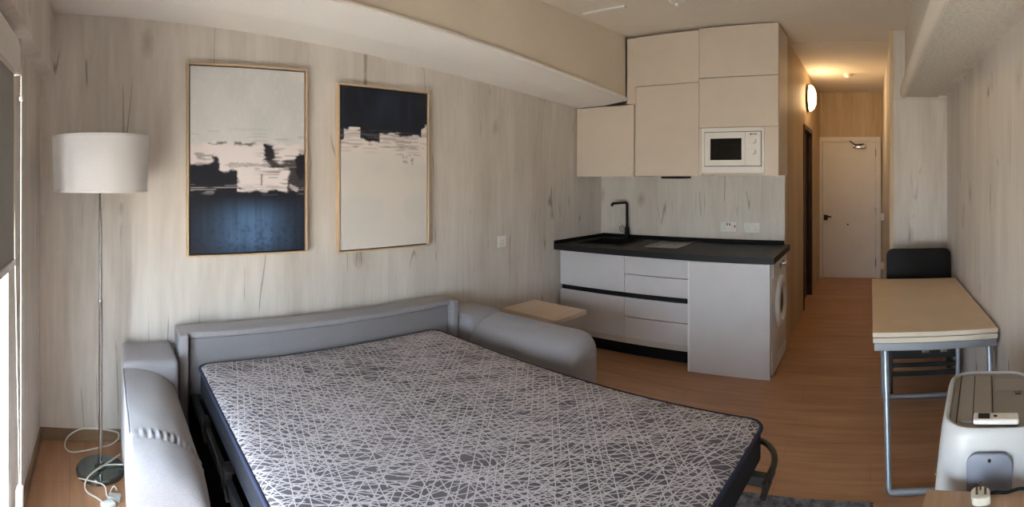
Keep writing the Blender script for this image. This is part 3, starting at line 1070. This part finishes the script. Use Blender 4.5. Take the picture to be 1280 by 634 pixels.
# ================================================================== SIDE TABLE by the kitchen
q = [pix(626, 385.5, 0.48), pix(669, 375, 0.48), pix(727, 388, 0.48), pix(701, 401.5, 0.48)]
st = thing('side_table', 'small pale wood side table between the sofa arm and the kitchen', 'side table', (-2.33, 3.14, 0), ANG)
MB().box(-0.26, 0.27, -0.20, 0.17, 0.448, 0.48, bev=0.003).build('tabletop', 'pale_wood', st)
for sx in (-0.22, -0.02):
    for sy in (-0.16, 0.09):
        MB().box(sx - 0.018, sx + 0.018, sy - 0.018, sy + 0.018, 0, 0.448, bev=0.002).build('leg', 'pale_wood', st)
MB().box(-0.22, -0.02, -0.155, 0.085, 0.405, 0.447).build('apron', 'pale_wood', st)

# ================================================================== KITCHEN BASE
YF = 3.72
XS0, XS1, XD1, XE = -2.548, -1.950, -1.374, -0.731


def front(name, par, x0, x1, z0, z1, yf, mat, th=0.018, g=0.0015):
    return MB().box(x0 + g, x1 - g, yf, yf + th, z0 + g, z1 - g, bev=0.0012).build(name, mat, par)


sc_ = thing('base_cabinet', 'pale two-door base cabinet below the sink, next to the left wall', 'cabinet', (0, 0, 0))
g = MB()
g.box(XS0, XS0 + 0.018, YF + 0.019, YK - 0.02, 0.12, 0.84).box(XS1 - 0.018, XS1 - 0.001, YF + 0.019, YK - 0.02, 0.12, 0.84)
g.box(XS0 + 0.018, XS1 - 0.018, YF + 0.019, YK - 0.02, 0.12, 0.17)
g.box(XS0 + 0.018, XS1 - 0.018, YK - 0.03, YK - 0.02, 0.17, 0.84)
g.build('body', 'carcass', sc_)
front('door', sc_, XS0 - 0.045, XS1, 0.54, 0.846, YF, 'white_lacq')
front('door', sc_, XS0 - 0.045, XS1, 0.172, 0.502, YF, 'white_lacq')
box_obj('handle_channel', 'black_matte', sc_, XS0 - 0.03, XS1 - 0.001, YF + 0.012, YF + 0.03, 0.503, 0.539)
dc = thing('base_cabinet', 'pale base cabinet of four drawers between sink cabinet and end panel', 'cabinet', (0, 0, 0))
g = MB()
g.box(XS1 + 0.001, XS1 + 0.018, YF + 0.019, YK - 0.02, 0.12, 0.84).box(XD1 - 0.018, XD1, YF + 0.019, YK - 0.02, 0.12, 0.84)
g.box(XS1 + 0.018, XD1 - 0.018, YF + 0.019, YK - 0.02, 0.12, 0.17)
g.box(XS1 + 0.018, XD1 - 0.018, YK - 0.03, YK - 0.02, 0.17, 0.84)
g.build('body', 'carcass', dc)
for z0, z1 in ((0.695, 0.846), (0.54, 0.692), (0.345, 0.502), (0.172, 0.342)):
    front('drawer', dc, XS1, XD1, z0, z1, YF, 'white_lacq')
box_obj('handle_channel', 'black_matte', dc, XS1 + 0.001, XD1, YF + 0.012, YF + 0.03, 0.503, 0.539)
kb = MB().box(XS0, XD1, YF + 0.10, YF + 0.118, 0.0, 0.118, bev=0.001).build('plinth', 'black_matte')
tag(kb, 'black plinth board along the floor under the pale base cabinets', 'plinth')
ep = MB().box(XD1 + 0.002, XE, 3.662, 3.690, 0.0, 0.848, bev=0.0015).build('end_panel', 'white_lacq')
MB().box(XD1 + 0.002, XD1 + 0.019, 3.659, 3.6625, 0.001, 0.847, bev=0.0008).build('edge_strip', 'white_plastic', ep, label='white edge strip')
tag(ep, 'tall plain pale panel standing in front of the washing machine', 'panel')
# worktop with a cut-out for the sink
SX0, SX1, SY0, SY1 = -2.49, -2.02, 3.82, 4.28
wt = thing('worktop', 'black laminate worktop running over the base cabinets and washing machine', 'worktop', (0, 0, 0))
lx = lambda y: -2.902 + 0.0735 * (y + 0.1706) + 0.006
YW = 3.652
g = MB()
zt0, zt1 = 0.852, 0.90
g.prism([(lx(YW), YW), (SX0 + 0.015, YW), (SX0 + 0.015, YK - 0.003), (lx(YK), YK - 0.003)], zt0, zt1)
g.box(SX0 + 0.015, SX1 - 0.015, YW, SY0 + 0.015, zt0, zt1).box(SX0 + 0.015, SX1 - 0.015, SY1 - 0.015, YK - 0.003, zt0, zt1)
g.box(SX1 - 0.015, -0.70, YW, YK - 0.003, zt0, zt1)
g.build('slab', 'black_top', wt)
g = MB()
g.box(lx(YK) + 0.012, XC - 0.004, YK - 0.016, YK - 0.002, zt1, zt1 + 0.034, bev=0.003)
g.prism([(lx(YW), YW), (lx(YW) + 0.014, YW), (lx(YK) + 0.014, YK - 0.017), (lx(YK), YK - 0.017)], zt1, zt1 + 0.03)
g.build('upstand', 'black_matte', wt)
# sink
sk = thing('kitchen_sink', 'black square inset sink in the worktop below the tap', 'sink', ((SX0 + SX1) / 2, (SY0 + SY1) / 2, 0.9))
hw, hd = (SX1 - SX0) / 2, (SY1 - SY0) / 2
g = MB()
t = g.bm
rings = []
for ins, z in ((0.0, 0.001), (0.004, 0.007), (0.03, 0.007), (0.036, 0.002), (0.045, -0.14), (0.07, -0.16), (0.16, -0.162)):
    rings.append([t.verts.new((x, y, z)) for x, y in rr_poly(-hw + ins, hw - ins, -hd + ins, hd - ins, 0.03)])
for a, b_ in zip(rings, rings[1:]):
    for k in range(len(a)):
        k2 = (k + 1) % len(a)
        t.faces.new((a[k], a[k2], b_[k2], b_[k]))
t.faces.new(rings[-1])
g.build('basin', 'black_matte', sk, smooth=True)
MB().lathe([(0, -0.158), (0.03, -0.158), (0.042, -0.155), (0.045, -0.16)], 24).build('drain', 'steel', sk, smooth=True)
MB().lathe([(0, 0.0), (0.014, 0.0), (0.016, 0.01), (0, 0.014)], 16, Matrix.Translation((0.02, hd - 0.02, 0.006))).build('overflow_knob', 'steel', sk, smooth=True)
# tap
tp = thing('tap', 'tall matte black mixer tap behind the sink', 'tap', (-2.245, 4.335, 0.9012))
MB().lathe([(0, 0), (0.027, 0), (0.027, 0.006), (0.022, 0.01), (0.022, 0.105), (0.017, 0.11), (0, 0.11)], 24).build('body', 'black_matte', tp, smooth=True)
MB().tube(arc_path([(0, 0, 0.10), (0, 0, 0.345), (-0.075, -0.15, 0.340), (-0.078, -0.156, 0.315)], 0.022), 0.0125, 14).build('spout', 'black_matte', tp, smooth=True)
MB().tube([(-0.015, -0.01, 0.06), (-0.05, -0.03, 0.075), (-0.062, -0.036, 0.13)], 0.008, 10).build('lever', 'steel', tp, smooth=True, label='chrome side lever')
# hob
hb = thing('hob', 'narrow dark glass hob set in the worktop to the right of the sink', 'hob', (-1.695, 4.11, 0.9))
MB().box(-0.15, 0.15, -0.23, 0.23, 0.0005, 0.006, bev=0.002).build('glass_top', 'hob', hb)
g = MB()
for yy, rr in ((-0.09, 0.075), (0.11, 0.09)):
    g.lathe([(rr - 0.002, 0.0062), (rr, 0.0062), (rr, 0.0068), (rr - 0.002, 0.0068)], 40, Matrix.Translation((0, yy, 0)), closed=True)
g.build('zone_ring', 'grey_line', hb)
# washing machine, door towards the corridor
wm = thing('washing_machine', 'white front-loading washing machine under the right end of the worktop', 'washing machine', (-1.009, 4.01, 0))
MB().box(-0.30, 0.285, -0.30, 0.30, 0.012, 0.845, bev=0.008).build('body', 'white_plastic', wm, smooth=True)
MX = Matrix.Translation((0.285, 0.02, 0.50)) @ Matrix.Rotation(PI / 2, 4, 'Y')
MB().lathe([(0.135, 0.0), (0.205, 0.0), (0.205, 0.012), (0.19, 0.028), (0.15, 0.032), (0.138, 0.02)], 48, MX, closed=True).build('door', 'white_plastic', wm, smooth=True)
MB().lathe([(0, 0.026), (0.06, 0.024), (0.11, 0.012), (0.136, 0.004), (0.136, 0.0)], 48, MX).build('door_glass', 'black_gloss', wm, smooth=True)
g = MB().box(0.285, 0.294, -0.29, 0.29, 0.735, 0.84, bev=0.003).build('control_panel', 'white_plastic', wm)
MB().lathe([(0, 0.03), (0.022, 0.028), (0.026, 0.0), (0, 0.0)], 24, Matrix.Translation((0.294, 0.12, 0.785)) @ Matrix.Rotation(PI / 2, 4, 'Y')).build('program_knob', 'steel', wm, smooth=True)
MB().box(0.294, 0.297, -0.05, 0.04, 0.765, 0.805, bev=0.002).build('display', 'ac_grey', wm)
MB().box(0.285, 0.289, -0.29, 0.29, 0.012, 0.10, bev=0.002).build('kick_plate', 'white_plastic', wm)

# ================================================================== WALL CABINETS
YU = 3.96


def cab(label, x0, x1, z0, z1):
    r = thing('wall_cabinet', label, 'cabinet', (0, 0, 0), 0, None)
    g = MB()
    a = 0.018
    g.box(x0 + 0.0005, x0 + a, YU + 0.019, YK - 0.003, z0, z1).box(x1 - a, x1 - 0.0005, YU + 0.019, YK - 0.003, z0, z1)
    g.box(x0 + a, x1 - a, YU + 0.019, YK - 0.003, z0, z0 + a).box(x0 + a, x1 - a, YU + 0.019, YK - 0.003, z1 - a, z1)
    g.box(x0 + a, x1 - a, YK - 0.012, YK - 0.003, z0 + a, z1 - a)
    return r, g


XU0, XU1, XU2, XU3 = -2.555, -1.980, -1.384, -0.722
c1, g = cab('low single-door wall cabinet tucked under the sloping beam', XU0, XU1 - 0.002, 1.495, 2.118)
g.build('body', 'wall_cab', c1)
front('door', c1, XU0 - 0.018, XU1 - 0.002, 1.492, 2.122, YU, 'wall_cab')
c2, g = cab('tall middle wall cabinet above the hob with a long door below a short one', XU1, XU2, 1.50, 2.70)
g.box(XU1 + 0.018, XU2 - 0.018, YU + 0.02, YK - 0.012, 2.265, 2.283)
g.build('body', 'wall_cab', c2)
front('door', c2, XU1 + 0.018, XU2, 1.497, 2.268, YU, 'wall_cab')
front('door', c2, XU1 + 0.012, XU2, 2.272, 2.702, YU, 'wall_cab')
box_obj('filler_panel', 'wall_cab', c2, -2.055, XU1 + 0.011, YU + 0.012, YU + 0.03, 2.128, 2.70)
c3, g = cab('tall right wall cabinet that houses the microwave, beside the corridor', XU2 + 0.001, XU3, 1.505, 2.712)
g.box(XU2 + 0.019, XU3 - 0.018, YU + 0.02, YK - 0.012, 2.285, 2.303).box(XU2 + 0.019, XU3 - 0.018, YU + 0.02, YK - 0.012, 1.885, 1.90)
g.build('body', 'wall_cab', c3)
front('door', c3, XU2, XU3, 2.302, 2.715, YU, 'wall_cab')
front('door', c3, XU2, XU3, 1.893, 2.300, YU, 'wall_cab')
MXa, MXb = -1.358, -0.836
box_obj('filler_panel', 'wall_cab', c3, MXb + 0.001, XU3, YU, YU + 0.018, 1.503, 1.890)
box_obj('filler_panel', 'wall_cab', c3, XU2, MXa - 0.001, YU, YU + 0.018, 1.503, 1.890)
# microwave
mw = thing('microwave', 'white built-in microwave with two knobs in the right wall cabinet', 'microwave', ((MXa + MXb) / 2, YU, 1.5235))
hw = (MXb - MXa) / 2
H = 0.365
g = MB()
g.box(-hw, -hw + 0.022, -0.004, 0.018, 0, H, bev=0.002).box(hw - 0.022, hw, -0.004, 0.018, 0, H, bev=0.002)
g.box(-hw + 0.022, hw - 0.022, -0.004, 0.018, 0, 0.052, bev=0.002).box(-hw + 0.022, hw - 0.022, -0.004, 0.018, H - 0.03, H, bev=0.002)
g.build('trim_frame', 'white_plastic', mw)
box_obj('body', 'grey_line', mw, -hw + 0.015, hw - 0.015, 0.02, 0.38, 0.005, H - 0.03)
box_obj('gap_rim', 'grey_line', mw, -hw + 0.022, hw - 0.022, 0.001, 0.019, 0.052, H - 0.03)
dd = box_obj('door', 'white_plastic', mw, -hw + 0.027, hw - 0.155, -0.010, 0.0005, 0.058, H - 0.036, bev=0.002)
box_obj('window', 'black_gloss', dd, -hw + 0.075, hw - 0.185, -0.012, -0.008, 0.105, H - 0.085, bev=0.001)
cp = box_obj('control_panel', 'white_plastic', mw, hw - 0.154, hw - 0.027, -0.010, 0.0005, 0.058, H - 0.036, bev=0.002)
for z in (0.255, 0.168):
    MB().lathe([(0, 0.022), (0.017, 0.02), (0.021, 0.0), (0, 0.0)], 24, Matrix.Translation((hw - 0.085, -0.010, z)) @ Matrix.Rotation(PI / 2, 4, 'X')).build('knob', 'white_plastic', cp, smooth=True)
g = MB()
for i, ww in enumerate((0.012, 0.006, 0.008, 0.007, 0.008, 0.006)):
    g.box(hw - 0.115 + i * 0.0105, hw - 0.115 + i * 0.0105 + ww * 0.85, -0.0105, -0.0098, H - 0.058 - (0.002 if i else 0.004), H - 0.048)
g.build('logo', 'grey_line', cp)
# extractor under the middle cabinet
ex = thing('extractor_hood', 'slim black extractor under the middle wall cabinet', 'extractor', (-1.66, 4.15, 1.478))
MB().box(-0.075, 0.075, -0.17, 0.17, 0, 0.0185, bev=0.004).build('housing', 'black_matte', ex)
MB().box(-0.06, 0.06, -0.14, 0.14, -0.002, 0.001).build('filter', 'grey_line', ex)

# ================================================================== SOCKETS AND SWITCHES


def plate(name, label, cat, mtx, w, h, rockers, group=None, pins=True):
    """face plate lying in local xz, facing -y"""
    r = thing(name, label, cat, (0, 0, 0), 0, group)
    r.matrix_world = mtx
    MB().box(-w / 2, w / 2, -0.009, 0, -h / 2, h / 2, bev=0.003).build('face_plate', 'white_plastic', r, smooth=True)
    for x, z, mt in rockers:
        MB().box(x - 0.006, x + 0.006, -0.013, -0.008, z - 0.010, z + 0.010, bev=0.002).build('rocker', mt, r)
    if pins:
        for s in ((-0.037, 0.037) if w > 0.1 else (0.0,)):
            g = MB()
            g.box(s - 0.0022, s + 0.0022, -0.0098, -0.0085, 0.004, 0.013)
            g.box(s - 0.015, s - 0.008, -0.0098, -0.0085, -0.018, -0.0135).box(s + 0.008, s + 0.015, -0.0098, -0.0085, -0.018, -0.0135)
            g.build('pin_holes', 'grey_line', r)
    return r


def on_back(px, py):
    az = (px - VPX) / F
    x = math.tan(az) * (YK - 0.001)
    rho = (YK - 0.001) / math.cos(az)
    return Matrix.Translation((x, YK - 0.001, EYE - (py - HY) / F * rho))


plate('wall_socket', 'white double socket with red switches on the kitchen back wall', 'socket', on_back(911, 283.5), 0.148, 0.088, [(-0.012, 0.022, 'red_plastic'), (0.012, 0.022, 'red_plastic'), (0.058, 0.005, 'red_plastic')])
plate('wall_socket', 'plain white double socket nearer the corridor end of the kitchen wall', 'socket', on_back(940, 284.5), 0.148, 0.088, [(-0.012, 0.022, 'white_plastic'), (0.012, 0.022, 'white_plastic')])
uu = u_of(627, 0.002)
zz = EYE - (302 - HY) / F * (fl(0, uu).to_2d().length)
plate('wall_socket', 'single white socket alone on the left wall right of the pictures', 'socket', Matrix.Translation(fl(0.002, uu, zz)) @ Matrix.Rotation(ANG + PI / 2, 4, 'Z'), 0.088, 0.088, [(0.0, 0.026, 'white_plastic')])
for z, lab in ((0.98, 'white light switch on the corridor wall next to the entrance door'), (0.36, 'white socket low on the corridor wall next to the entrance door')):
    nm = 'light_switch' if z > 0.6 else 'wall_socket'
    sw_ = plate(nm, lab, 'switch' if z > 0.6 else 'socket', Matrix.Translation((XB - 0.032, 6.5, z)) @ Matrix.Rotation(-PI / 2, 4, 'Z'), 0.088, 0.088, [(0, 0.0, 'white_plastic')], pins=False)
    MB().box(-0.042, 0.042, 0.0003, 0.031, -0.042, 0.042, bev=0.003).build('back_box', 'white_plastic', sw_)

# ================================================================== CORRIDOR LAMP, DETECTOR, CEILING FITTINGS
wl = thing('wall_lamp', 'round wall lamp glowing warm on the corridor wall', 'lamp', (XC, 5.98, 2.42))
RY = Matrix.Rotation(PI / 2, 4, 'Y')
MB().lathe([(0, 0.0), (0.165, 0.0), (0.168, 0.012), (0.16, 0.03), (0.0, 0.03)], 40, RY).build('base_ring', 'bar_metal', wl, smooth=True)
MB().lathe([(0.152, 0.03), (0.150, 0.05), (0.13, 0.075), (0.09, 0.095), (0.04, 0.104), (0, 0.106)], 40, RY).build('glass_dome', 'lamp_on', wl, smooth=True)
sd = thing('smoke_detector', 'white round smoke detector on the corridor ceiling', 'smoke detector', (-0.27, 6.15, CEIL))
MB().lathe([(0, 0), (0.055, 0), (0.055, -0.012), (0.048, -0.03), (0.03, -0.042), (0, -0.045)], 32).build('housing', 'white_plastic', sd, smooth=True)
MB().lathe([(0, -0.044), (0.006, -0.044), (0.006, -0.047), (0, -0.048)], 12, Matrix.Translation((0.015, 0, 0))).build('indicator', 'red_plastic', sd)
cl = thing('ceiling_rose', 'small round white fitting on the ceiling above the kitchen front', 'ceiling fitting', (-1.315, 3.305, CEIL))
MB().lathe([(0, 0), (0.062, 0), (0.062, -0.01), (0.05, -0.022), (0.03, -0.03), (0, -0.031)], 36).build('cover', 'white_plastic', cl, smooth=True)
MB().lathe([(0, -0.03), (0.018, -0.03), (0.016, -0.045), (0, -0.046)], 20).build('cable_grip', 'white_plastic', cl, smooth=True)
ct = MB().box(-2.06, -1.70, 3.245, 3.275, CEIL - 0.012, CEIL, bev=0.002).build('cable_trunking', 'white_plastic')
tag(ct, 'short white cable trunking strip on the ceiling near the wall cabinets', 'trunking')

# ================================================================== TABLE, CHAIR
TX0, TX1, TY0, TY1 = 0.012, 0.632, 2.47, 3.76
tb = thing('folding_table', 'beige folding table with silver legs against the right wall', 'table', ((TX0 + TX1) / 2, (TY0 + TY1) / 2, 0))
hw, hd = (TX1 - TX0) / 2, (TY1 - TY0) / 2
lf = MB().box(-hw, hw, -hd, hd, 0.716, 0.74, bev=0.003).build('tabletop', 'table_top', tb, label='upper leaf of the folded beige top')
MB().box(-hw - 0.001, hw + 0.001, -hd - 0.001, hd + 0.001, 0.7175, 0.7385, bev=0.001).build('edge_band', 'table_edge', lf)
lf = MB().box(-hw, hw, -hd, hd, 0.688, 0.7135, bev=0.003).build('tabletop', 'table_edge', tb, label='lower leaf of the folded beige top')
g = MB()
g.box(-hw + 0.006, hw - 0.006, -hd + 0.004, -hd + 0.03, 0.648, 0.687, bev=0.004).box(-hw + 0.006, hw - 0.006, hd - 0.03, hd - 0.004, 0.648, 0.687, bev=0.004)
g.box(-hw + 0.006, -hw + 0.03, -hd + 0.03, hd - 0.03, 0.648, 0.687, bev=0.004).box(hw - 0.03, hw - 0.006, -hd + 0.03, hd - 0.03, 0.648, 0.687, bev=0.004)
g.build('apron', 'silver_tube', tb)
for yy, yt in ((-hd - 0.085, -hd + 0.07), (hd - 0.34, hd - 0.30)):
    g = MB()
    xa = -hw + 0.075
    g.tube(arc_path([(xa - 0.012, yt, 0.66), (xa, yy, 0.018), (hw - 0.04, yy, 0.018), (hw - 0.03, yt, 0.66)], 0.02, 4), 0.0165, 14)
    g.build('leg', 'silver_tube', tb, smooth=True)
for xx in (-hw + 0.24, -hw + 0.33):
    MB().box(xx, xx + 0.035, -hd + 0.0, -hd + 0.02, 0.636, 0.650, bev=0.002).build('latch', 'steel', tb)

ch = thing('folding_chair', 'black chair pushed under the far end of the beige table', 'chair', (0.375, 3.68, 0))
# x across, y towards the corridor; back at +y
sb = MB()
poly = rr_poly(-0.25, 0.255, 0.0, 0.46, 0.055)
R = Matrix.Translation((0, 0.245, 0.475)) @ Matrix.Rotation(PI / 2 - 0.10, 4, 'X')
sb.prism(poly, -0.012, 0.012, bev=0.004, mat=R)
sb.build('backrest', 'black_matte', ch, smooth=True)
g = MB()
for xx in (-0.225, 0.23):
    g.box(xx - 0.017, xx + 0.017, -0.025, -0.013, 0.03, 0.43, bev=0.004, mat=R)
g.box(-0.235, 0.24, -0.022, -0.013, 0.395, 0.43, bev=0.003, mat=R)
g.build('back_frame', 'black_metal', ch)
MB().box(-0.225, 0.225, -0.215, 0.20, 0.435, 0.465, bev=0.012, seg=3).build('seat', 'black_matte', ch, smooth=True)
for xx in (-0.235, 0.235):
    MB().box(xx - 0.014, xx + 0.014, -0.019, 0.019, 0.0, 0.50, bev=0.004, mat=Matrix.Translation((0, -0.19, 0)) @ Matrix.Rotation(-0.05, 4, 'X')).build('leg', 'black_metal', ch)
    MB().box(xx - 0.014, xx + 0.014, -0.019, 0.019, 0.0, 0.52, bev=0.004, mat=Matrix.Translation((0, 0.27, 0)) @ Matrix.Rotation(0.03, 4, 'X')).build('leg', 'black_metal', ch)
for z, zh in ((0.245, 0.085), (0.185, 0.027), (0.125, 0.03)):
    MB().box(-0.225, 0.225, -0.195, -0.172, z, z + zh, bev=0.004).build('stretcher', 'black_metal', ch)
MB().box(-0.225, 0.225, 0.24, 0.262, 0.20, 0.24, bev=0.004).build('stretcher', 'black_metal', ch)
MB().box(-0.222, 0.222, -0.19, -0.16, 0.385, 0.434, bev=0.004).build('seat_rail', 'black_metal', ch)

# ================================================================== PORTABLE AIR CONDITIONER
ac = thing('air_conditioner', 'white portable air conditioner with a grey top by the right wall', 'air conditioner', (0.394, 1.612, 0), math.radians(-13))
t = MB()
bmx = t.bm
rings = []
hx, hy = 0.150, 0.218
for z, gx, r in ((0.03, 0.030, 0.09), (0.05, 0.036, 0.09), (0.36, 0.034, 0.09), (0.58, 0.022, 0.088), (0.70, 0.010, 0.086), (0.755, 0.003, 0.085), (0.775, -0.003, 0.083), (0.782, -0.010, 0.08), (0.782, -0.017, 0.075), (0.770, -0.022, 0.07)):
    rings.append([bmx.verts.new((x, y, z)) for x, y in rr_poly(-hx - gx, hx + gx, -hy - gx * 0.7, hy + gx * 0.5, r, 8)])
for a, b_ in zip(rings, rings[1:]):
    for k in range(len(a)):
        k2 = (k + 1) % len(a)
        bmx.faces.new((a[k], a[k2], b_[k2], b_[k]))
bmx.faces.new(rings[0][::-1])
bmx.faces.new(rings[-1])
t.build('body', 'ac_white', ac, smooth=True)
tp_ = MB()
tp_.prism(rr_poly(-hx + 0.021, hx - 0.021, -hy + 0.018, hy - 0.018, 0.07, 8), 0.760, 0.778, bev=0.002)
tpo = tp_.build('top_panel', 'ac_grey', ac)
MB().prism(rr_poly(-hx + 0.045, -0.005, -hy + 0.05, hy - 0.05, 0.02, 4), 0.7765, 0.7815, bev=0.001).build('louver_flap', 'ac_grey_light', tpo)
g = MB()
for xx in (-hx + 0.040, -0.062, -0.002):
    g.box(xx, xx + 0.003, -hy + 0.045, hy - 0.045, 0.777, 0.7822)
g.build('louver_slot', 'black_matte', tpo)
MB().box(0.075, 0.095, 0.02, 0.045, 0.777, 0.7805, bev=0.001).build('display', 'black_gloss', tpo)
MB().box(0.01, hx - 0.03, 0.05, 0.15, 0.7765, 0.7795, bev=0.001).build('control_panel', 'ac_grey_light', tpo)
hp = MB()
poly = [(-0.064, 0.38), (0.064, 0.38)] + [(0.064 - 0.03 + 0.03 * math.cos(a), 0.695 + 0.03 * math.sin(a)) for a in np.linspace(0, PI / 2, 7)] + [(-0.064 + 0.03 + 0.03 * math.cos(a), 0.695 + 0.03 * math.sin(a)) for a in np.linspace(PI / 2, PI, 7)]
hp.prism(poly, 0.0, 0.012, bev=0.004, mat=Matrix.Translation((-0.012, -hy - 0.012, 0.0)) @ Matrix.Rotation(math.radians(-0), 4, 'X') @ Matrix.Rotation(PI / 2, 4, 'X'))
hpo = hp.build('hose_plate', 'ac_blue', ac, smooth=True)
MB().lathe([(0, 0), (0.005, 0), (0.005, 0.003), (0, 0.003)], 12, Matrix.Translation((-0.012, -hy - 0.024, 0.708)) @ Matrix.Rotation(PI / 2, 4, 'X')).build('screw', 'black_matte', hpo)
MB().box(-hx - 0.034, -hx - 0.030, -0.05, 0.06, 0.55, 0.555).build('side_groove', 'ac_grey', ac)
for sx in (-0.13, 0.13):
    for sy in (-0.16, 0.16):
        MB().lathe([(0, -0.014), (0.016, -0.012), (0.016, 0.012), (0, 0.014)], 16, Matrix.Translation((sx, sy, 0.0165)) @ RY).build('caster', 'black_matte', ac, smooth=True)

rm = thing('remote_control', 'white remote control lying on the grey top of the air conditioner', 'remote', (0, 0, 0))
p = pix(1245, 527, 0.7835)
rm.location = p
rm.rotation_euler = (0, 0, math.radians(-14))
MB().box(-0.066, 0.066, -0.024, 0.024, 0.0, 0.016, bev=0.006, seg=3).build('casing', 'white_plastic', rm, smooth=True)
MB().box(-0.052, -0.018, -0.016, 0.016, 0.0155, 0.0168).build('screen', 'black_matte', rm)
MB().lathe([(0, 0.0172), (0.006, 0.0168), (0.006, 0.015), (0, 0.015)], 14, Matrix.Translation((-0.002, 0.0, 0))).build('button', 'black_matte', rm)
for i in range(3):
    for j in range(2):
        MB().box(0.014 + i * 0.016, 0.024 + i * 0.016, -0.013 + j * 0.016, -0.004 + j * 0.016, 0.0155, 0.0168, bev=0.0004).build('button', 'cream_plastic', rm)

# ================================================================== WOOD TABLE, PLUG
nt = thing('bedside_table', 'rustic wood table in the near right corner in front of the air conditioner', 'table', (0.333, 1.118, 0), math.radians(-14))
MB().box(-0.235, 0.235, -0.19, 0.19, 0.635, 0.66, bev=0.002).build('tabletop', 'night_wood', nt)
for sx in (-0.205, 0.205):
    for sy in (-0.16, 0.16):
        MB().box(sx - 0.02, sx + 0.02, sy - 0.02, sy + 0.02, 0, 0.635, bev=0.002).build('leg', 'night_wood', nt)
MB().box(-0.2, 0.2, -0.155, 0.155, 0.56, 0.634, bev=0.002).build('apron', 'night_wood', nt)
pg = thing('plug', 'cream three-pin plug on a black cable lying on the wood table', 'plug', pix(1226, 626, 0.661), math.radians(-8))
g = MB()
g.prism([(-0.024, -0.020), (-0.012, -0.026), (0.012, -0.026), (0.024, -0.020), (0.025, 0.012), (0.014, 0.026), (-0.014, 0.026), (-0.025, 0.012)], 0.0, 0.022, bev=0.004)
g.build('plug_body', 'cream_plastic', pg, smooth=True)
for x, y, a, b_ in ((0.0, 0.012, 0.002, 0.004), (-0.011, -0.008, 0.0032, 0.002), (0.011, -0.008, 0.0032, 0.002)):
    MB().box(x - a, x + a, y - b_, y + b_, 0.021, 0.040, bev=0.0006).build('pin', 'brass', pg)
c = MB()
c.tube([(0.02, 0.012, 0.010), (0.04, 0.022, 0.006), (0.07, 0.02, 0.005), (0.11, 0.03, 0.005), (0.16, 0.012, 0.005), (0.22, 0.02, 0.005)], 0.0042, 8, 8)
c.build('cable', 'black_matte', pg, smooth=True)

# ================================================================== RUG
rg = thing('rug', 'dark blue-grey mottled rug on the floor by the foot of the bed', 'rug', (-0.325, 1.72, 0))
MB().box(-0.335, 0.325, -0.62, 0.615, 0.0005, 0.010, bev=0.003).build('pile', 'rug', rg)
g = MB()
rr = random.Random(8)
for i in range(110):
    y = -0.615 + i * 0.0112
    g.tube([(0.32, y, 0.005), (0.333 + rr.random() * 0.006, y + (rr.random() - 0.5) * 0.012, 0.003)], 0.0018, 5)
g.build('fringe', 'navy', rg)

# ================================================================== LIGHT
wd = bpy.data.worlds.new('overcast')
SC.world = wd
wd.use_nodes = True
nt_ = wd.node_tree
nt_.nodes.clear()
o_ = nt_.nodes.new('ShaderNodeOutputWorld')
bg = nt_.nodes.new('ShaderNodeBackground')
tc = nt_.nodes.new('ShaderNodeTexCoord')
sx_ = nt_.nodes.new('ShaderNodeSeparateXYZ')
cr = nt_.nodes.new('ShaderNodeValToRGB')
mp = nt_.nodes.new('ShaderNodeMapRange')
nt_.links.new(tc.outputs['Generated'], sx_.inputs[0])
nt_.links.new(sx_.outputs[2], mp.inputs[0])
mp.inputs[1].default_value = -0.5
mp.inputs[2].default_value = 0.5
nt_.links.new(mp.outputs[0], cr.inputs[0])
cr.color_ramp.elements[0].position = 0.3
cr.color_ramp.elements[0].color = (0.84, 0.76, 0.66, 1)
cr.color_ramp.elements[1].position = 0.55
cr.color_ramp.elements[1].color = (0.74, 0.87, 1.0, 1)
nt_.links.new(cr.outputs[0], bg.inputs[0])
bg.inputs[1].default_value = 17.0
nt_.links.new(bg.outputs[0], o_.inputs[0])

L = bpy.data.lights.new('window_portal', 'AREA')
L.shape = 'RECTANGLE'
L.size = W1 - W0
L.size_y = WZ1 - WZ0
L.cycles.is_portal = True if hasattr(L, 'cycles') else False
lo = bpy.data.objects.new('window_portal', L)
COL.objects.link(lo)
lo.matrix_world = ML @ Matrix.Translation(((W0 + W1) / 2, -0.28, (WZ0 + WZ1) / 2)) @ Matrix.Rotation(PI / 2, 4, 'X') @ Matrix.Rotation(PI, 4, 'X') @ Matrix.Rotation(0, 4, 'Z')

# ================================================================== CAMERA: the phone's sweep panorama
cam = bpy.data.cameras.new('camera')
co_ = bpy.data.objects.new('camera', cam)
COL.objects.link(co_)
cam.type = 'PANO'
cam.panorama_type = 'CENTRAL_CYLINDRICAL'
half = 640.0 / F
cam.central_cylindrical_range_u_min = -half
cam.central_cylindrical_range_u_max = half
cam.central_cylindrical_range_v_min = -(634.0 - HY) / F
cam.central_cylindrical_range_v_max = HY / F
cam.central_cylindrical_radius = 1.0
cam.clip_start = 0.01
co_.location = (0, 0, EYE)
co_.rotation_euler = (PI / 2, 0, -((640.0 - VPX) / F))
SC.camera = co_

SC.view_settings.view_transform = 'Standard'
SC.view_settings.look = 'None'
SC.view_settings.gamma = 1.0
SC.view_settings.exposure = 0.58
SC.view_settings.use_curve_mapping = False
try:
    SC.cycles.use_denoising = True
    SC.cycles.denoiser = 'OPENIMAGEDENOISE'
    SC.cycles.max_bounces = 10
    SC.cycles.diffuse_bounces = 6
except Exception:
    pass
